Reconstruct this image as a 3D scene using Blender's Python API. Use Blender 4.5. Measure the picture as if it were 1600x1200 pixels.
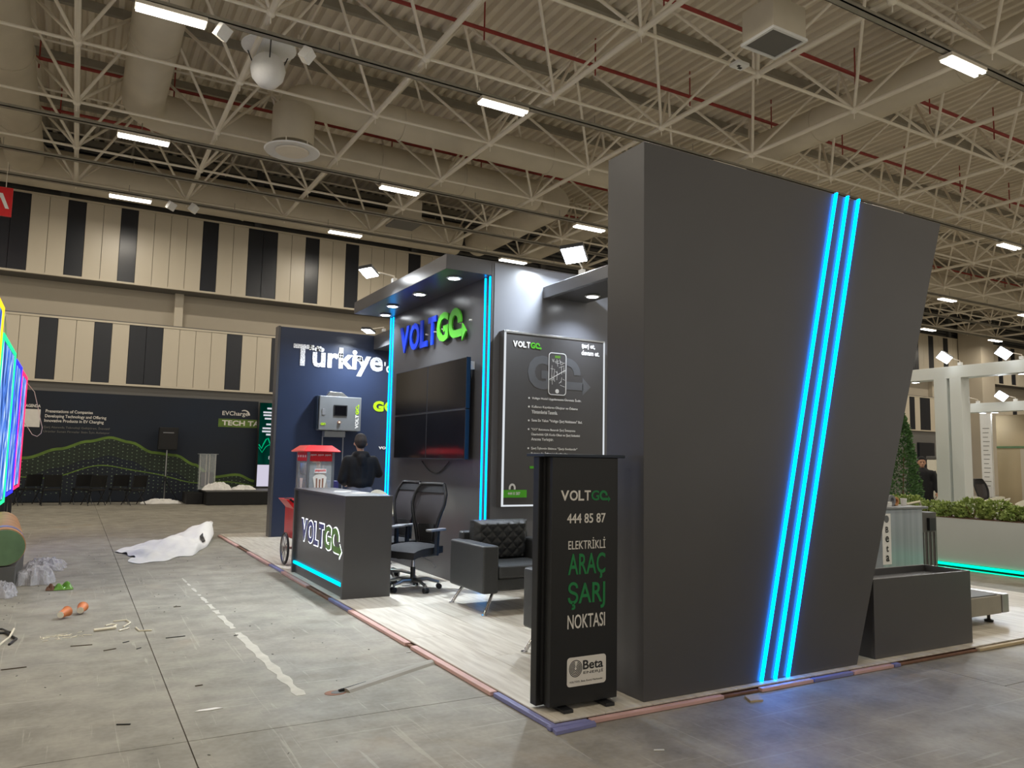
import bpy, bmesh, math, random
from mathutils import Vector, Matrix
random.seed(7)
S = bpy.context.scene
for o in list(bpy.data.objects): bpy.data.objects.remove(o)
COL = S.collection
PI = math.pi

# ------------------------------------------------------------------ camera
cam_d = bpy.data.cameras.new('camera'); cam = bpy.data.objects.new('camera', cam_d); COL.objects.link(cam)
CR = Matrix(((0.86921697, -0.06450741, -0.49020471), (-0.49408887, -0.07645755, -0.86604298), (0.01838634, 0.99498394, -0.09833059)))
cam.matrix_world = Matrix.Translation((0, 0, 1.6)) @ CR.to_4x4()
cam_d.sensor_width = 36.0; cam_d.lens = 36.0 * 1200.67 / 1600.0
cam_d.clip_end = 300; cam_d.clip_start = 0.05
S.camera = cam
# ------------------------------------------------------------------ world: the rest of the lit hall
W = bpy.data.worlds.new('world'); S.world = W; W.use_nodes = True
W.node_tree.nodes['Background'].inputs[0].default_value = (1.0, 0.93, 0.82, 1)
W.node_tree.nodes['Background'].inputs[1].default_value = 0.62
S.view_settings.view_transform = 'Standard'; S.view_settings.look = 'None'
S.view_settings.gamma = 1.0; S.view_settings.use_curve_mapping = False
S.view_settings.exposure = 0.0
HALL_W = 98.0       # watts of one ceiling fitting
SPOT_W = 52.0       # watts of one stand downlight
FLOOD_W = 95.0     # watts of one stand floodlight

# ------------------------------------------------------------------ materials
def lin(c):
    return tuple(((v/255.0)/12.92 if v/255.0 <= 0.04045 else ((v/255.0+0.055)/1.055)**2.4) for v in c)
def mat(name, rgb, rough=0.5, metal=0.0, noise=None, bump=None, spec=0.5, alpha=None, stretch=(1, 1, 1), emit=None, trans=0.0, coat=0.0):
    m = bpy.data.materials.new(name); m.use_nodes = True
    nt = m.node_tree; b = nt.nodes['Principled BSDF']
    c = lin(rgb) + (1,)
    b.inputs['Base Color'].default_value = c
    b.inputs['Roughness'].default_value = rough; b.inputs['Metallic'].default_value = metal
    b.inputs['Specular IOR Level'].default_value = spec
    if trans: b.inputs['Transmission Weight'].default_value = trans
    if coat: b.inputs['Coat Weight'].default_value = coat
    if alpha is not None: b.inputs['Alpha'].default_value = alpha
    if emit:
        b.inputs['Emission Color'].default_value = emit[0] + (1,); b.inputs['Emission Strength'].default_value = emit[1]
    if noise or bump:
        tc = nt.nodes.new('ShaderNodeTexCoord'); mp = nt.nodes.new('ShaderNodeMapping')
        mp.inputs['Scale'].default_value = stretch
        nt.links.new(tc.outputs['Object'], mp.inputs['Vector'])
    if noise:
        n = nt.nodes.new('ShaderNodeTexNoise'); n.inputs['Scale'].default_value = noise[0]; n.inputs['Detail'].default_value = 6
        nt.links.new(mp.outputs[0], n.inputs['Vector'])
        r = nt.nodes.new('ShaderNodeValToRGB'); a = noise[1]
        r.color_ramp.elements[0].position = 0.3; r.color_ramp.elements[1].position = 0.7
        c2 = noise[2] if len(noise) > 2 else None
        if c2:
            r.color_ramp.elements[0].color = c; r.color_ramp.elements[1].color = lin(c2) + (1,)
        else:
            r.color_ramp.elements[0].color = tuple(v*(1-a) for v in c[:3]) + (1,)
            r.color_ramp.elements[1].color = tuple(min(1, v*(1+a)) for v in c[:3]) + (1,)
        nt.links.new(n.outputs['Fac'], r.inputs[0]); nt.links.new(r.outputs[0], b.inputs['Base Color'])
    if bump:
        n2 = nt.nodes.new('ShaderNodeTexNoise'); n2.inputs['Scale'].default_value = bump[0]; n2.inputs['Detail'].default_value = 4
        nt.links.new(mp.outputs[0], n2.inputs['Vector'])
        bp = nt.nodes.new('ShaderNodeBump'); bp.inputs['Strength'].default_value = bump[1]; bp.inputs['Distance'].default_value = 0.02
        nt.links.new(n2.outputs['Fac'], bp.inputs['Height']); nt.links.new(bp.outputs[0], b.inputs['Normal'])
    return m
def emis(name, rgb, k):
    m = bpy.data.materials.new(name); m.use_nodes = True; nt = m.node_tree
    nt.nodes.remove(nt.nodes['Principled BSDF'])
    e = nt.nodes.new('ShaderNodeEmission'); e.inputs[0].default_value = tuple(rgb) + (1,); e.inputs[1].default_value = k
    nt.links.new(e.outputs[0], nt.nodes['Material Output'].inputs[0]); return m

def concrete():
    m = bpy.data.materials.new('worn_concrete'); m.use_nodes = True; nt = m.node_tree; L = nt.links.new
    b = nt.nodes['Principled BSDF']; tc = nt.nodes.new('ShaderNodeTexCoord')
    def noise(scale, detail, st=(1, 1, 1), dist=0.0, rot=0.0):
        mp = nt.nodes.new('ShaderNodeMapping'); mp.inputs['Scale'].default_value = st; mp.inputs['Rotation'].default_value = (0, 0, rot)
        L(tc.outputs['Object'], mp.inputs[0])
        n = nt.nodes.new('ShaderNodeTexNoise'); n.inputs['Scale'].default_value = scale; n.inputs['Detail'].default_value = detail
        n.inputs['Distortion'].default_value = dist
        L(mp.outputs[0], n.inputs['Vector']); return n.outputs['Fac']
    def ramp(fac, stops):
        r = nt.nodes.new('ShaderNodeValToRGB'); els = r.color_ramp.elements
        while len(els) < len(stops): els.new(0.5)
        for e, (p, c) in zip(els, stops): e.position = p; e.color = c
        L(fac, r.inputs[0]); return r.outputs[0]
    def mix(a, bb, fac, mode='MIX'):
        x = nt.nodes.new('ShaderNodeMix'); x.data_type = 'RGBA'; x.blend_type = mode
        for s, v in ((6, a), (7, bb)):
            if isinstance(v, tuple): x.inputs[s].default_value = v
            else: L(v, x.inputs[s])
        if isinstance(fac, float): x.inputs[0].default_value = fac
        else: L(fac, x.inputs[0])
        return x.outputs[2]
    g = lambda *c: lin(c) + (1,)
    base = ramp(noise(0.5, 12, dist=0.15), [(0.3, g(112, 106, 94)), (0.5, g(141, 135, 121)), (0.7, g(162, 155, 140))])
    base = mix(base, ramp(noise(3.4, 12, dist=0.1), [(0.35, g(104, 102, 95)), (0.65, g(166, 162, 150))]), 0.5)
    base = mix(base, g(150, 122, 84), ramp(noise(0.8, 5, dist=1.0), [(0.62, (0, 0, 0, 1)), (0.78, (0.5, 0.5, 0.5, 1))]))
    sc = ramp(noise(2.6, 5, st=(0.25, 9, 1), dist=0.9, rot=0.45), [(0.63, (0, 0, 0, 1)), (0.69, (0.42, 0.42, 0.42, 1))])
    base = mix(base, g(182, 178, 166), sc)
    sc2 = ramp(noise(3.0, 5, st=(8, 0.3, 1), dist=1.4, rot=0.35), [(0.64, (0, 0, 0, 1)), (0.69, (0.45, 0.45, 0.45, 1))])
    base = mix(base, g(184, 178, 164), sc2)
    fine = ramp(noise(26, 6), [(0.3, g(118, 114, 104)), (0.7, g(168, 164, 152))]); base = mix(base, fine, 0.22)
    speck = ramp(noise(14, 3), [(0.70, (0, 0, 0, 1)), (0.76, (0.5, 0.5, 0.5, 1))])
    base = mix(base, g(96, 92, 84), speck)
    L(base, b.inputs['Base Color'])
    L(ramp(noise(1.2, 6), [(0.3, (0.52,)*3 + (1,)), (0.7, (0.75,)*3 + (1,))]), b.inputs['Roughness'])
    bp = nt.nodes.new('ShaderNodeBump'); bp.inputs['Strength'].default_value = 0.12; bp.inputs['Distance'].default_value = 0.01
    L(noise(9, 8), bp.inputs['Height']); L(bp.outputs[0], b.inputs['Normal'])
    return m
def plank_mat():
    m = bpy.data.materials.new('pale_laminate'); m.use_nodes = True; nt = m.node_tree; L = nt.links.new
    b = nt.nodes['Principled BSDF']; tc = nt.nodes.new('ShaderNodeTexCoord')
    oi = nt.nodes.new('ShaderNodeObjectInfo')
    ad = nt.nodes.new('ShaderNodeVectorMath'); ad.operation = 'ADD'
    sc = nt.nodes.new('ShaderNodeVectorMath'); sc.operation = 'SCALE'; sc.inputs[0].default_value = (13, 31, 7); L(oi.outputs['Random'], sc.inputs['Scale'])
    L(tc.outputs['Object'], ad.inputs[0]); L(sc.outputs[0], ad.inputs[1])
    mp = nt.nodes.new('ShaderNodeMapping'); mp.inputs['Scale'].default_value = (9, 0.8, 1); L(ad.outputs[0], mp.inputs[0])
    n = nt.nodes.new('ShaderNodeTexNoise'); n.inputs['Scale'].default_value = 2.2; n.inputs['Detail'].default_value = 7; n.inputs['Distortion'].default_value = 0.5
    L(mp.outputs[0], n.inputs['Vector'])
    r = nt.nodes.new('ShaderNodeValToRGB'); e = r.color_ramp.elements
    e[0].position = 0.3; e[0].color = lin((182, 173, 158)) + (1,); e[1].position = 0.62; e[1].color = lin((212, 206, 193)) + (1,)
    L(n.outputs['Fac'], r.inputs[0])
    hs = nt.nodes.new('ShaderNodeHueSaturation'); mr = nt.nodes.new('ShaderNodeMapRange')
    mr.inputs[3].default_value = 0.93; mr.inputs[4].default_value = 1.06
    L(oi.outputs['Random'], mr.inputs[0]); L(mr.outputs[0], hs.inputs['Value']); L(r.outputs[0], hs.inputs['Color'])
    L(hs.outputs[0], b.inputs['Base Color']); b.inputs['Roughness'].default_value = 0.45
    return m
def stripes(name, a, c, scale, rot):
    m = bpy.data.materials.new(name); m.use_nodes = True; nt = m.node_tree; L = nt.links.new
    b = nt.nodes['Principled BSDF']; tc = nt.nodes.new('ShaderNodeTexCoord')
    ch = nt.nodes.new('ShaderNodeTexVoronoi'); ch.inputs['Scale'].default_value = scale; ch.feature = 'DISTANCE_TO_EDGE'
    L(tc.outputs['Object'], ch.inputs['Vector'])
    r = nt.nodes.new('ShaderNodeValToRGB'); r.color_ramp.interpolation = 'CONSTANT'
    r.color_ramp.elements[0].color = lin(c) + (1,); r.color_ramp.elements[1].position = 0.035; r.color_ramp.elements[1].color = lin(a) + (1,)
    L(ch.outputs['Distance'], r.inputs[0]); L(r.outputs[0], b.inputs['Base Color']); b.inputs['Roughness'].default_value = 0.5
    return m

M = {}
M['concrete'] = concrete(); M['plank'] = plank_mat()
M['joint'] = mat('joint_dirt', (84, 72, 58), 0.9)
M['lam'] = mat('charcoal_laminate', (77, 76, 77), 0.30, noise=(1.3, 0.06), spec=0.5)
M['lam_blue'] = mat('navy_print_laminate', (44, 54, 78), 0.28, noise=(0.7, 0.12), spec=0.5)
M['lam_grey_lit'] = mat('grey_and_lit_laminate', (116, 118, 124), 0.25, noise=(1.0, 0.04), spec=0.5)  # lit charcoal laminate, lamp light put into the colour; plain grey on the trough
M['black'] = mat('matt_black', (24, 24, 25), 0.5, noise=(6, 0.1))
M['deep_black'] = mat('deep_black', (9, 9, 10), 0.6, noise=(6, 0.1))
M['black_gloss'] = mat('black_gloss', (13, 13, 17), 0.12, noise=(3, 0.2))
M['totem'] = mat('totem_black', (20, 21, 22), 0.38, noise=(5, 0.1))
M['white'] = mat('white_print', (236, 236, 234), 0.5, noise=(20, 0.02))
M['offwhite'] = mat('off_white', (226, 222, 214), 0.5, noise=(8, 0.04))
M['green'] = mat('leaf_green_print', (86, 190, 40), 0.45, noise=(15, 0.03))
M['green_dark'] = mat('deep_green_print', (14, 122, 62), 0.5, noise=(15, 0.05))
M['lime'] = mat('lime_print', (180, 226, 20), 0.45, noise=(15, 0.03))
M['blue'] = mat('royal_blue_acrylic', (22, 70, 232), 0.3, noise=(15, 0.03))
M['blue_dim'] = mat('indigo_acrylic', (74, 78, 150), 0.35, noise=(15, 0.04))
M['green_dim'] = mat('olive_green_acrylic', (98, 150, 50), 0.35, noise=(15, 0.04))
M['grey_print'] = mat('pale_grey_print', (96, 98, 102), 0.35, noise=(10, 0.05))
M['led'] = emis('blue_led_strip', (0.0, 0.34, 1.0), 5.0); M['led_big'] = emis('bright_blue_led_strip', (0.0, 0.22, 1.0), 20.0)
M['led_counter'] = emis('cyan_led_strip', (0.0, 0.62, 1.0), 2.2)
M['led_halo'] = emis('white_letter_halo', (0.92, 0.97, 1.0), 3.2)  # glow of the outline that stands in for the counter letters' halo
M['led_green'] = emis('green_led_strip', (0.0, 1.0, 0.52), 1.6)
M['led_edge'] = emis('lightbox_edge', (0.9, 0.95, 1.0), 0.8)
M['tube'] = emis('fluorescent_tube', (1.0, 0.96, 0.86), 7.0)
M['lamp'] = emis('lamp_face', (0.93, 0.97, 1.0), 24.0)
M['steel'] = mat('white_painted_steel', (236, 228, 212), 0.5, noise=(2, 0.06))
M['galv'] = mat('galvanised_tray', (150, 145, 132), 0.55, 0.0, noise=(3, 0.1))
M['duct'] = mat('duct_metal', (208, 199, 180), 0.55, 0.0, noise=(1.2, 0.07))
M['roof'] = mat('roof_sheet', (228, 219, 202), 0.6, noise=(0.8, 0.07))
M['redpipe'] = mat('red_sprinkler_pipe', (150, 48, 40), 0.5, noise=(3, 0.1))
M['panel_w'] = mat('cream_wall_panel', (208, 198, 178), 0.35, noise=(0.6, 0.03))
M['panel_d'] = mat('dark_wall_panel', (34, 37, 44), 0.3, noise=(0.6, 0.08))
M['wall'] = mat('beige_plaster', (188, 178, 160), 0.8, noise=(0.5, 0.05))
M['wall_d'] = mat('grey_plaster', (112, 110, 106), 0.8, noise=(0.5, 0.06))
M['louvre'] = mat('louvre_steel', (92, 92, 90), 0.6, noise=(1, 0.1))
M['chrome'] = mat('chrome', (210, 210, 212), 0.12, 1.0, noise=(4, 0.03))
M['alu'] = mat('brushed_aluminium', (176, 176, 174), 0.35, 0.9, noise=(30, 0.08), stretch=(1, 1, 0.1))
M['sheetmetal'] = mat('pale_sheet_metal', (168, 178, 186), 0.22, 0.35, noise=(3, 0.18), stretch=(3, 1, 0.05))
M['leather'] = mat('dark_leatherette', (58, 60, 62), 0.42, noise=(14, 0.08), bump=(160, 0.15))
M['fabric'] = mat('black_mesh_fabric', (30, 30, 33), 0.8, noise=(60, 0.2), bump=(300, 0.3))
M['meshback'] = mat('chair_mesh', (58, 54, 58), 0.8, noise=(200, 0.3), alpha=0.72)
M['plastic'] = mat('black_plastic', (28, 29, 32), 0.35, noise=(8, 0.1))
M['navy_plastic'] = mat('dark_blue_plastic', (26, 38, 54), 0.4, noise=(8, 0.1))
M['greyplastic'] = mat('grey_plastic', (126, 128, 132), 0.45, noise=(6, 0.05))
M['box_grey'] = mat('cabinet_grey', (128, 132, 136), 0.38, 0.2, noise=(5, 0.05))
M['red'] = mat('red_enamel', (214, 32, 38), 0.35, noise=(5, 0.06))
M['glass'] = mat('clear_acrylic', (225, 232, 232), 0.06, alpha=0.22, noise=(2, 0.02))
M['film'] = mat('crumpled_film', (222, 222, 228), 0.15, alpha=0.42, noise=(9, 0.1), bump=(24, 1.0))
M['paper'] = mat('white_paper', (232, 230, 226), 0.7, noise=(5, 0.04), bump=(6, 0.3))
M['pink'] = mat('pink_film_edge', (206, 166, 158), 0.5, noise=(5, 0.1))
M['lav'] = mat('lavender_film_edge', (124, 126, 172), 0.45, noise=(5, 0.1))
M['brown'] = mat('raw_board_edge', (116, 82, 62), 0.8, noise=(10, 0.2))
M['ply'] = mat('pale_board', (186, 166, 130), 0.6, noise=(4, 0.08), stretch=(1, 6, 1))
M['skin'] = mat('skin', (196, 150, 122), 0.55, noise=(12, 0.05))
M['hair'] = mat('dark_hair', (52, 46, 42), 0.8, noise=(80, 0.3))
M['hoodie'] = mat('black_cotton', (14, 15, 18), 0.85, noise=(20, 0.15), bump=(14, 0.3))
M['jeans'] = mat('washed_grey_denim', (108, 110, 120), 0.85, noise=(9, 0.35))
M['coat'] = mat('black_coat', (20, 21, 26), 0.8, noise=(12, 0.15))
M['leaf'] = mat('leaf', (112, 134, 66), 0.55, noise=(7, 0.35, (176, 190, 110)))
M['leaf_d'] = mat('dark_leaf', (58, 92, 52), 0.6, noise=(7, 0.3, (92, 130, 70)))
M['grey_stand'] = mat('light_grey_stand', (186, 188, 184), 0.5, noise=(1, 0.03))
M['white_stand'] = mat('white_stand', (222, 226, 222), 0.45, noise=(1, 0.02))
M['beige_stand'] = mat('beige_stand', (178, 160, 128), 0.6, noise=(0.7, 0.03))
M['cream'] = mat('cream_plastic', (238, 234, 218), 0.4, noise=(5, 0.02))
M['banner'] = mat('dark_banner', (19, 23, 29), 0.7, noise=(0.22, 0.3, (10, 30, 52)))
M['wave'] = mat('olive_wave_print', (92, 120, 40), 0.6, noise=(4, 0.25))
M['wave_dim'] = mat('dim_wave_print', (27, 40, 27), 0.6, noise=(3, 0.3))
M['dots'] = mat('dot_print', (128, 148, 120), 0.6, noise=(3, 0.25))
M['textgrey'] = mat('dim_grey_print', (120, 118, 112), 0.6, noise=(9, 0.05))
M['turk'] = stripes('patterned_white_print', (232, 234, 238), (70, 78, 100), 26, 0)
M['cardboard'] = mat('kraft_card', (190, 140, 96), 0.7, noise=(4, 0.15))
M['terracotta'] = mat('orange_cup', (206, 120, 66), 0.5, noise=(9, 0.15))
M['rollgreen'] = mat('green_film', (98, 128, 92), 0.3, noise=(5, 0.2))
M['tape'] = mat('worn_tape', (188, 184, 172), 0.7, noise=(9, 0.12))
M['wire_w'] = mat('white_cable', (226, 218, 196), 0.5, noise=(9, 0.05))
M['rust'] = mat('rusty_steel', (142, 100, 80), 0.8, noise=(12, 0.25))
M['screen_blue'] = emis('blue_screen', (0.18, 0.36, 0.95), 0.9)
def screen_art(name, c1, c2, c3, k, sc):
    m = bpy.data.materials.new(name); m.use_nodes = True; nt = m.node_tree; L = nt.links.new
    nt.nodes.remove(nt.nodes['Principled BSDF'])
    e = nt.nodes.new('ShaderNodeEmission'); e.inputs[1].default_value = k
    tc = nt.nodes.new('ShaderNodeTexCoord'); mp = nt.nodes.new('ShaderNodeMapping'); mp.inputs['Scale'].default_value = (1, 1, 0.35)
    n = nt.nodes.new('ShaderNodeTexNoise'); n.inputs['Scale'].default_value = sc; n.inputs['Detail'].default_value = 5; n.inputs['Distortion'].default_value = 1.5
    L(tc.outputs['Object'], mp.inputs[0]); L(mp.outputs[0], n.inputs['Vector'])
    r = nt.nodes.new('ShaderNodeValToRGB'); els = r.color_ramp.elements; els.new(0.5)
    for el, p, c in zip(els, (0.36, 0.52, 0.68), (c1, c2, c3)): el.position = p; el.color = tuple(c) + (1,)
    L(n.outputs['Fac'], r.inputs[0]); L(r.outputs[0], e.inputs[0]); L(e.outputs[0], nt.nodes['Material Output'].inputs[0]); return m
M['scr1'] = screen_art('screen_picture', (0.005, 0.01, 0.04), (0.06, 0.16, 0.55), (0.7, 0.85, 1.0), 1.8, 3.0)
M['neon_g'] = emis('green_neon', (0.02, 0.85, 0.25), 2.0)
M['neon_b'] = emis('blue_neon', (0.012, 0.012, 1.0), 6.0)
M['neon_r'] = emis('red_neon', (1.0, 0.03, 0.12), 2.0)
M['neon_y'] = emis('yellow_neon', (1.0, 0.62, 0.02), 2.0)

# ------------------------------------------------------------------ mesh helpers
class MB:
    def __init__(s): s.v = []; s.f = []
    def add(s, vs, fs):
        n = len(s.v); s.v += [tuple(p) for p in vs]; s.f += [tuple(i+n for i in f) for f in fs]; return s
    def box(s, x0, x1, y0, y1, z0, z1):
        return s.add([(x0,y0,z0),(x1,y0,z0),(x1,y1,z0),(x0,y1,z0),(x0,y0,z1),(x1,y0,z1),(x1,y1,z1),(x0,y1,z1)],
                     [(0,3,2,1),(4,5,6,7),(0,1,5,4),(1,2,6,5),(2,3,7,6),(3,0,4,7)])
    def cyl(s, p0, p1, r0, r1=None, n=10, caps=True):
        r1 = r0 if r1 is None else r1
        p0, p1 = Vector(p0), Vector(p1); d = (p1-p0).normalized()
        a = d.orthogonal().normalized(); b = d.cross(a); vs = []
        for p, r in ((p0, r0), (p1, r1)):
            for i in range(n):
                t = 2*PI*i/n; vs.append(p + a*(r*math.cos(t)) + b*(r*math.sin(t)))
        fs = [(i, (i+1) % n, n+(i+1) % n, n+i) for i in range(n)]
        if caps: fs += [tuple(range(n))[::-1], tuple(range(n, 2*n))]
        return s.add(vs, fs)
    def tube(s, pts, r, n=8):
        pts = [Vector(p) for p in pts]; vs = []; a = None; m = len(pts)
        for k, p in enumerate(pts):
            d = (pts[min(k+1, m-1)] - pts[max(k-1, 0)]).normalized()
            a = d.orthogonal().normalized() if a is None else (a - d*a.dot(d)).normalized()
            b = d.cross(a); rr = r[k] if isinstance(r, (list, tuple)) else r
            for i in range(n):
                t = 2*PI*i/n; vs.append(p + a*(rr*math.cos(t)) + b*(rr*math.sin(t)))
        fs = []
        for k in range(m-1):
            for i in range(n): fs.append((k*n+i, k*n+(i+1) % n, (k+1)*n+(i+1) % n, (k+1)*n+i))
        fs += [tuple(range(n))[::-1], tuple(range((m-1)*n, m*n))]
        return s.add(vs, fs)
    def lathe(s, prof, c=(0, 0, 0), n=20):
        vs = []; c = Vector(c)
        for r, z in prof:
            for i in range(n):
                t = 2*PI*i/n; vs.append(c + Vector((r*math.cos(t), r*math.sin(t), z)))
        fs = [(k*n+i, k*n+(i+1) % n, (k+1)*n+(i+1) % n, (k+1)*n+i) for k in range(len(prof)-1) for i in range(n)]
        if prof[0][0] > 1e-4: fs.append(tuple(range(n))[::-1])
        if prof[-1][0] > 1e-4: fs.append(tuple(range((len(prof)-1)*n, len(prof)*n)))
        return s.add(vs, fs)
    def prism(s, poly, O, U, V, N, d):
        O, U, V, N = Vector(O), Vector(U), Vector(V), Vector(N); k = len(poly)
        vs = [O+U*u+V*v for u, v in poly] + [O+U*u+V*v+N*d for u, v in poly]
        fs = [tuple(range(k))[::-1], tuple(range(k, 2*k))] + [(i, (i+1) % k, k+(i+1) % k, k+i) for i in range(k)]
        return s.add(vs, fs)
    def ribbon(s, pts, w, O, U, V, N, d, closed=False):
        k = len(pts); L = []; R = []
        for i, (u, v) in enumerate(pts):
            a = pts[(i-1) % k] if closed else pts[max(i-1, 0)]; b = pts[(i+1) % k] if closed else pts[min(i+1, k-1)]
            dx, dy = b[0]-a[0], b[1]-a[1]; l = math.hypot(dx, dy) or 1; ww = w[i] if isinstance(w, list) else w
            nx, ny = -dy/l*ww/2, dx/l*ww/2
            L.append((u+nx, v+ny)); R.append((u-nx, v-ny))
        for i in range(k if closed else k-1):
            j = (i+1) % k; s.prism([L[i], R[i], R[j], L[j]], O, U, V, N, d)
        return s
    def grid(s, fn, nu, nv, thick=None):
        vs = [Vector(fn(i/nu, j/nv)) for j in range(nv+1) for i in range(nu+1)]; w = nu+1
        fs = [(j*w+i, j*w+i+1, (j+1)*w+i+1, (j+1)*w+i) for j in range(nv) for i in range(nu)]
        if thick:
            t = Vector(thick); k = len(vs); vs2 = [p+t for p in vs]; f2 = [tuple(i+k for i in f)[::-1] for f in fs]
            rim = [i for i in range(w)] + [j*w+nu for j in range(1, nv+1)] + [nv*w+i for i in range(nu-1, -1, -1)] + [j*w for j in range(nv-1, 0, -1)]
            side = [(rim[q], rim[(q+1) % len(rim)], rim[(q+1) % len(rim)]+k, rim[q]+k) for q in range(len(rim))]
            return s.add(vs+vs2, fs+f2+side)
        return s.add(vs, fs)
    def mesh(s, name, bevel=0.0, smooth=False, seg=2, off=Vector((0, 0, 0))):
        me = bpy.data.meshes.new(name); me.from_pydata([tuple(Vector(p)-off) for p in s.v], [], s.f)
        bm = bmesh.new(); bm.from_mesh(me); bmesh.ops.recalc_face_normals(bm, faces=bm.faces)
        if bevel:
            es = [e for e in bm.edges if len(e.link_faces) == 2 and e.calc_face_angle(0) > 0.5]
            bmesh.ops.bevel(bm, geom=es, offset=bevel, segments=seg, affect='EDGES', profile=0.5)
        bm.to_mesh(me); bm.free()
        if smooth:
            me.polygons.foreach_set('use_smooth', [True]*len(me.polygons))
        return me
    def build(s, name, m, parent=None, bevel=0.0, smooth=False, seg=2, local=False):
        off = Vector((0, 0, 0)); p = None if local else parent
        while p: off += p.location; p = p.parent
        me = s.mesh(name, bevel, smooth, seg, off); me.materials.append(M[m] if isinstance(m, str) else m)
        o = bpy.data.objects.new(name, me); COL.objects.link(o); o.parent = parent
        if smooth:
            try: me.set_sharp_from_angle(angle=0.7)
            except Exception: pass
        return o
def tag(o, label=None, cat=None, group=None, kind=None):
    for k, v in (('label', label), ('category', cat), ('group', group), ('kind', kind)):
        if v: o[k] = v
    return o
def thing(name, label, cat, loc=(0, 0, 0), group=None, kind=None):
    o = bpy.data.objects.new(name, None); COL.objects.link(o); o.location = loc; o.empty_display_size = 0.1
    return tag(o, label, cat, group, kind)
def struct(name, loc=(0, 0, 0)):
    o = bpy.data.objects.new(name, None); COL.objects.link(o); o.location = loc; o.empty_display_size = 0.1
    o['kind'] = 'structure'; return o
def copy_tree(o, parent=None):
    c = o.copy(); COL.objects.link(c); c.parent = parent
    for ch in list(KIDS.get(o.name, o.children)): copy_tree(ch, c)
    return c
KIDS = {}
def inst(name, me, parent, mw=None, loc=None):
    o = bpy.data.objects.new(name, me); COL.objects.link(o); o.parent = parent
    if mw is not None: o.matrix_local = mw
    if loc is not None: o.location = loc
    return o
def light(name, kind, loc, target, watts, color=(1, 1, 1), size=0.1, size_y=None, spot=None, blend=0.6, parent=None, spread=PI):
    d = bpy.data.lights.new(name, kind); d.energy = watts; d.color = color
    if kind == 'AREA':
        d.size = size
        if size_y: d.shape = 'RECTANGLE'; d.size_y = size_y
        d.spread = spread
    elif kind == 'SPOT': d.spot_size = spot; d.spot_blend = blend; d.shadow_soft_size = size
    else: d.shadow_soft_size = size
    o = bpy.data.objects.new(name, d); COL.objects.link(o); o.location = loc
    v = Vector(target) - Vector(loc); o.rotation_euler = v.to_track_quat('-Z', 'Y').to_euler()
    return o
# text: (u right, v up, n toward the reader)
FACES = {'-Y': ((1, 0, 0), (0, 0, 1), (0, -1, 0)), '-X': ((0, -1, 0), (0, 0, 1), (-1, 0, 0)), '+X': ((0, 1, 0), (0, 0, 1), (1, 0, 0))}
_tc = {}
def text_verts(s, bold):
    if (s, bold) in _tc: return _tc[(s, bold)]
    cu = bpy.data.curves.new('t', 'FONT'); cu.body = s; cu.size = 1.0; cu.resolution_u = 3; cu.offset = bold
    ob = bpy.data.objects.new('t', cu); COL.objects.link(ob)
    bpy.context.view_layer.update()
    me = bpy.data.meshes.new_from_object(ob.evaluated_get(bpy.context.evaluated_depsgraph_get()))
    vs = [tuple(v.co) for v in me.vertices]; fs = [tuple(p.vertices) for p in me.polygons]
    # boundary edges for the side walls
    cnt = {}
    for f in fs:
        for i in range(len(f)):
            e = (f[i], f[(i+1) % len(f)]); cnt[e] = 1
    be = [e for e in cnt if (e[1], e[0]) not in cnt]
    bpy.data.objects.remove(ob); bpy.data.curves.remove(cu); bpy.data.meshes.remove(me)
    _tc[(s, bold)] = (vs, fs, be); return _tc[(s, bold)]
def text(mb, s, O, face, h=None, w=None, bold=0.0, d=0.004, align='L', rot=None):
    """fit the bounding box of the words into height h / width w with its lower left at O"""
    vs, fs, be = text_verts(s, bold)
    xs = [v[0] for v in vs]; ys = [v[1] for v in vs]
    bw, bh = max(xs)-min(xs), max(ys)-min(ys)
    sy = h/bh if h else w/bw
    sx = w/bw if w else sy
    U, V, N = [Vector(a) for a in (FACES[face] if isinstance(face, str) else face)]
    O = Vector(O); ox = {'L': 0, 'C': -bw*sx/2, 'R': -bw*sx}[align]
    P = [O + U*((x-min(xs))*sx+ox) + V*((y-min(ys))*sy) for x, y, z in vs]; k = len(P)
    mb.add(P + [p+N*d for p in P], [f[::-1] for f in fs] + [tuple(i+k for i in f) for f in fs] + [(a, b, b+k, a+k) for a, b in be])
    return mb
def arrow_c(mb, O, face, w, h, d):
    """the open round letter whose foot turns into an arrow; w is the width of the round, the arrow runs on to about 1.42 w"""
    U, V, N = [Vector(a) for a in FACES[face]]; t = 0.25*h
    pts = []
    rx, ry = w/2-t*0.42, h/2-t/2
    for i in range(0, 23):
        a = math.radians(-4 + i*(268.0/22)); pts.append((w/2+rx*math.cos(a), h/2+ry*math.sin(a)))
    pts += [(w*0.7, t/2), (w*1.12, t/2)]
    mb.ribbon(pts, t, O, U, V, N, d)
    mb.prism([(w*1.10, -0.16*h), (w*1.42, t/2), (w*1.10, t/2+0.29*h)], O, U, V, N, d)
    return mb
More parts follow.
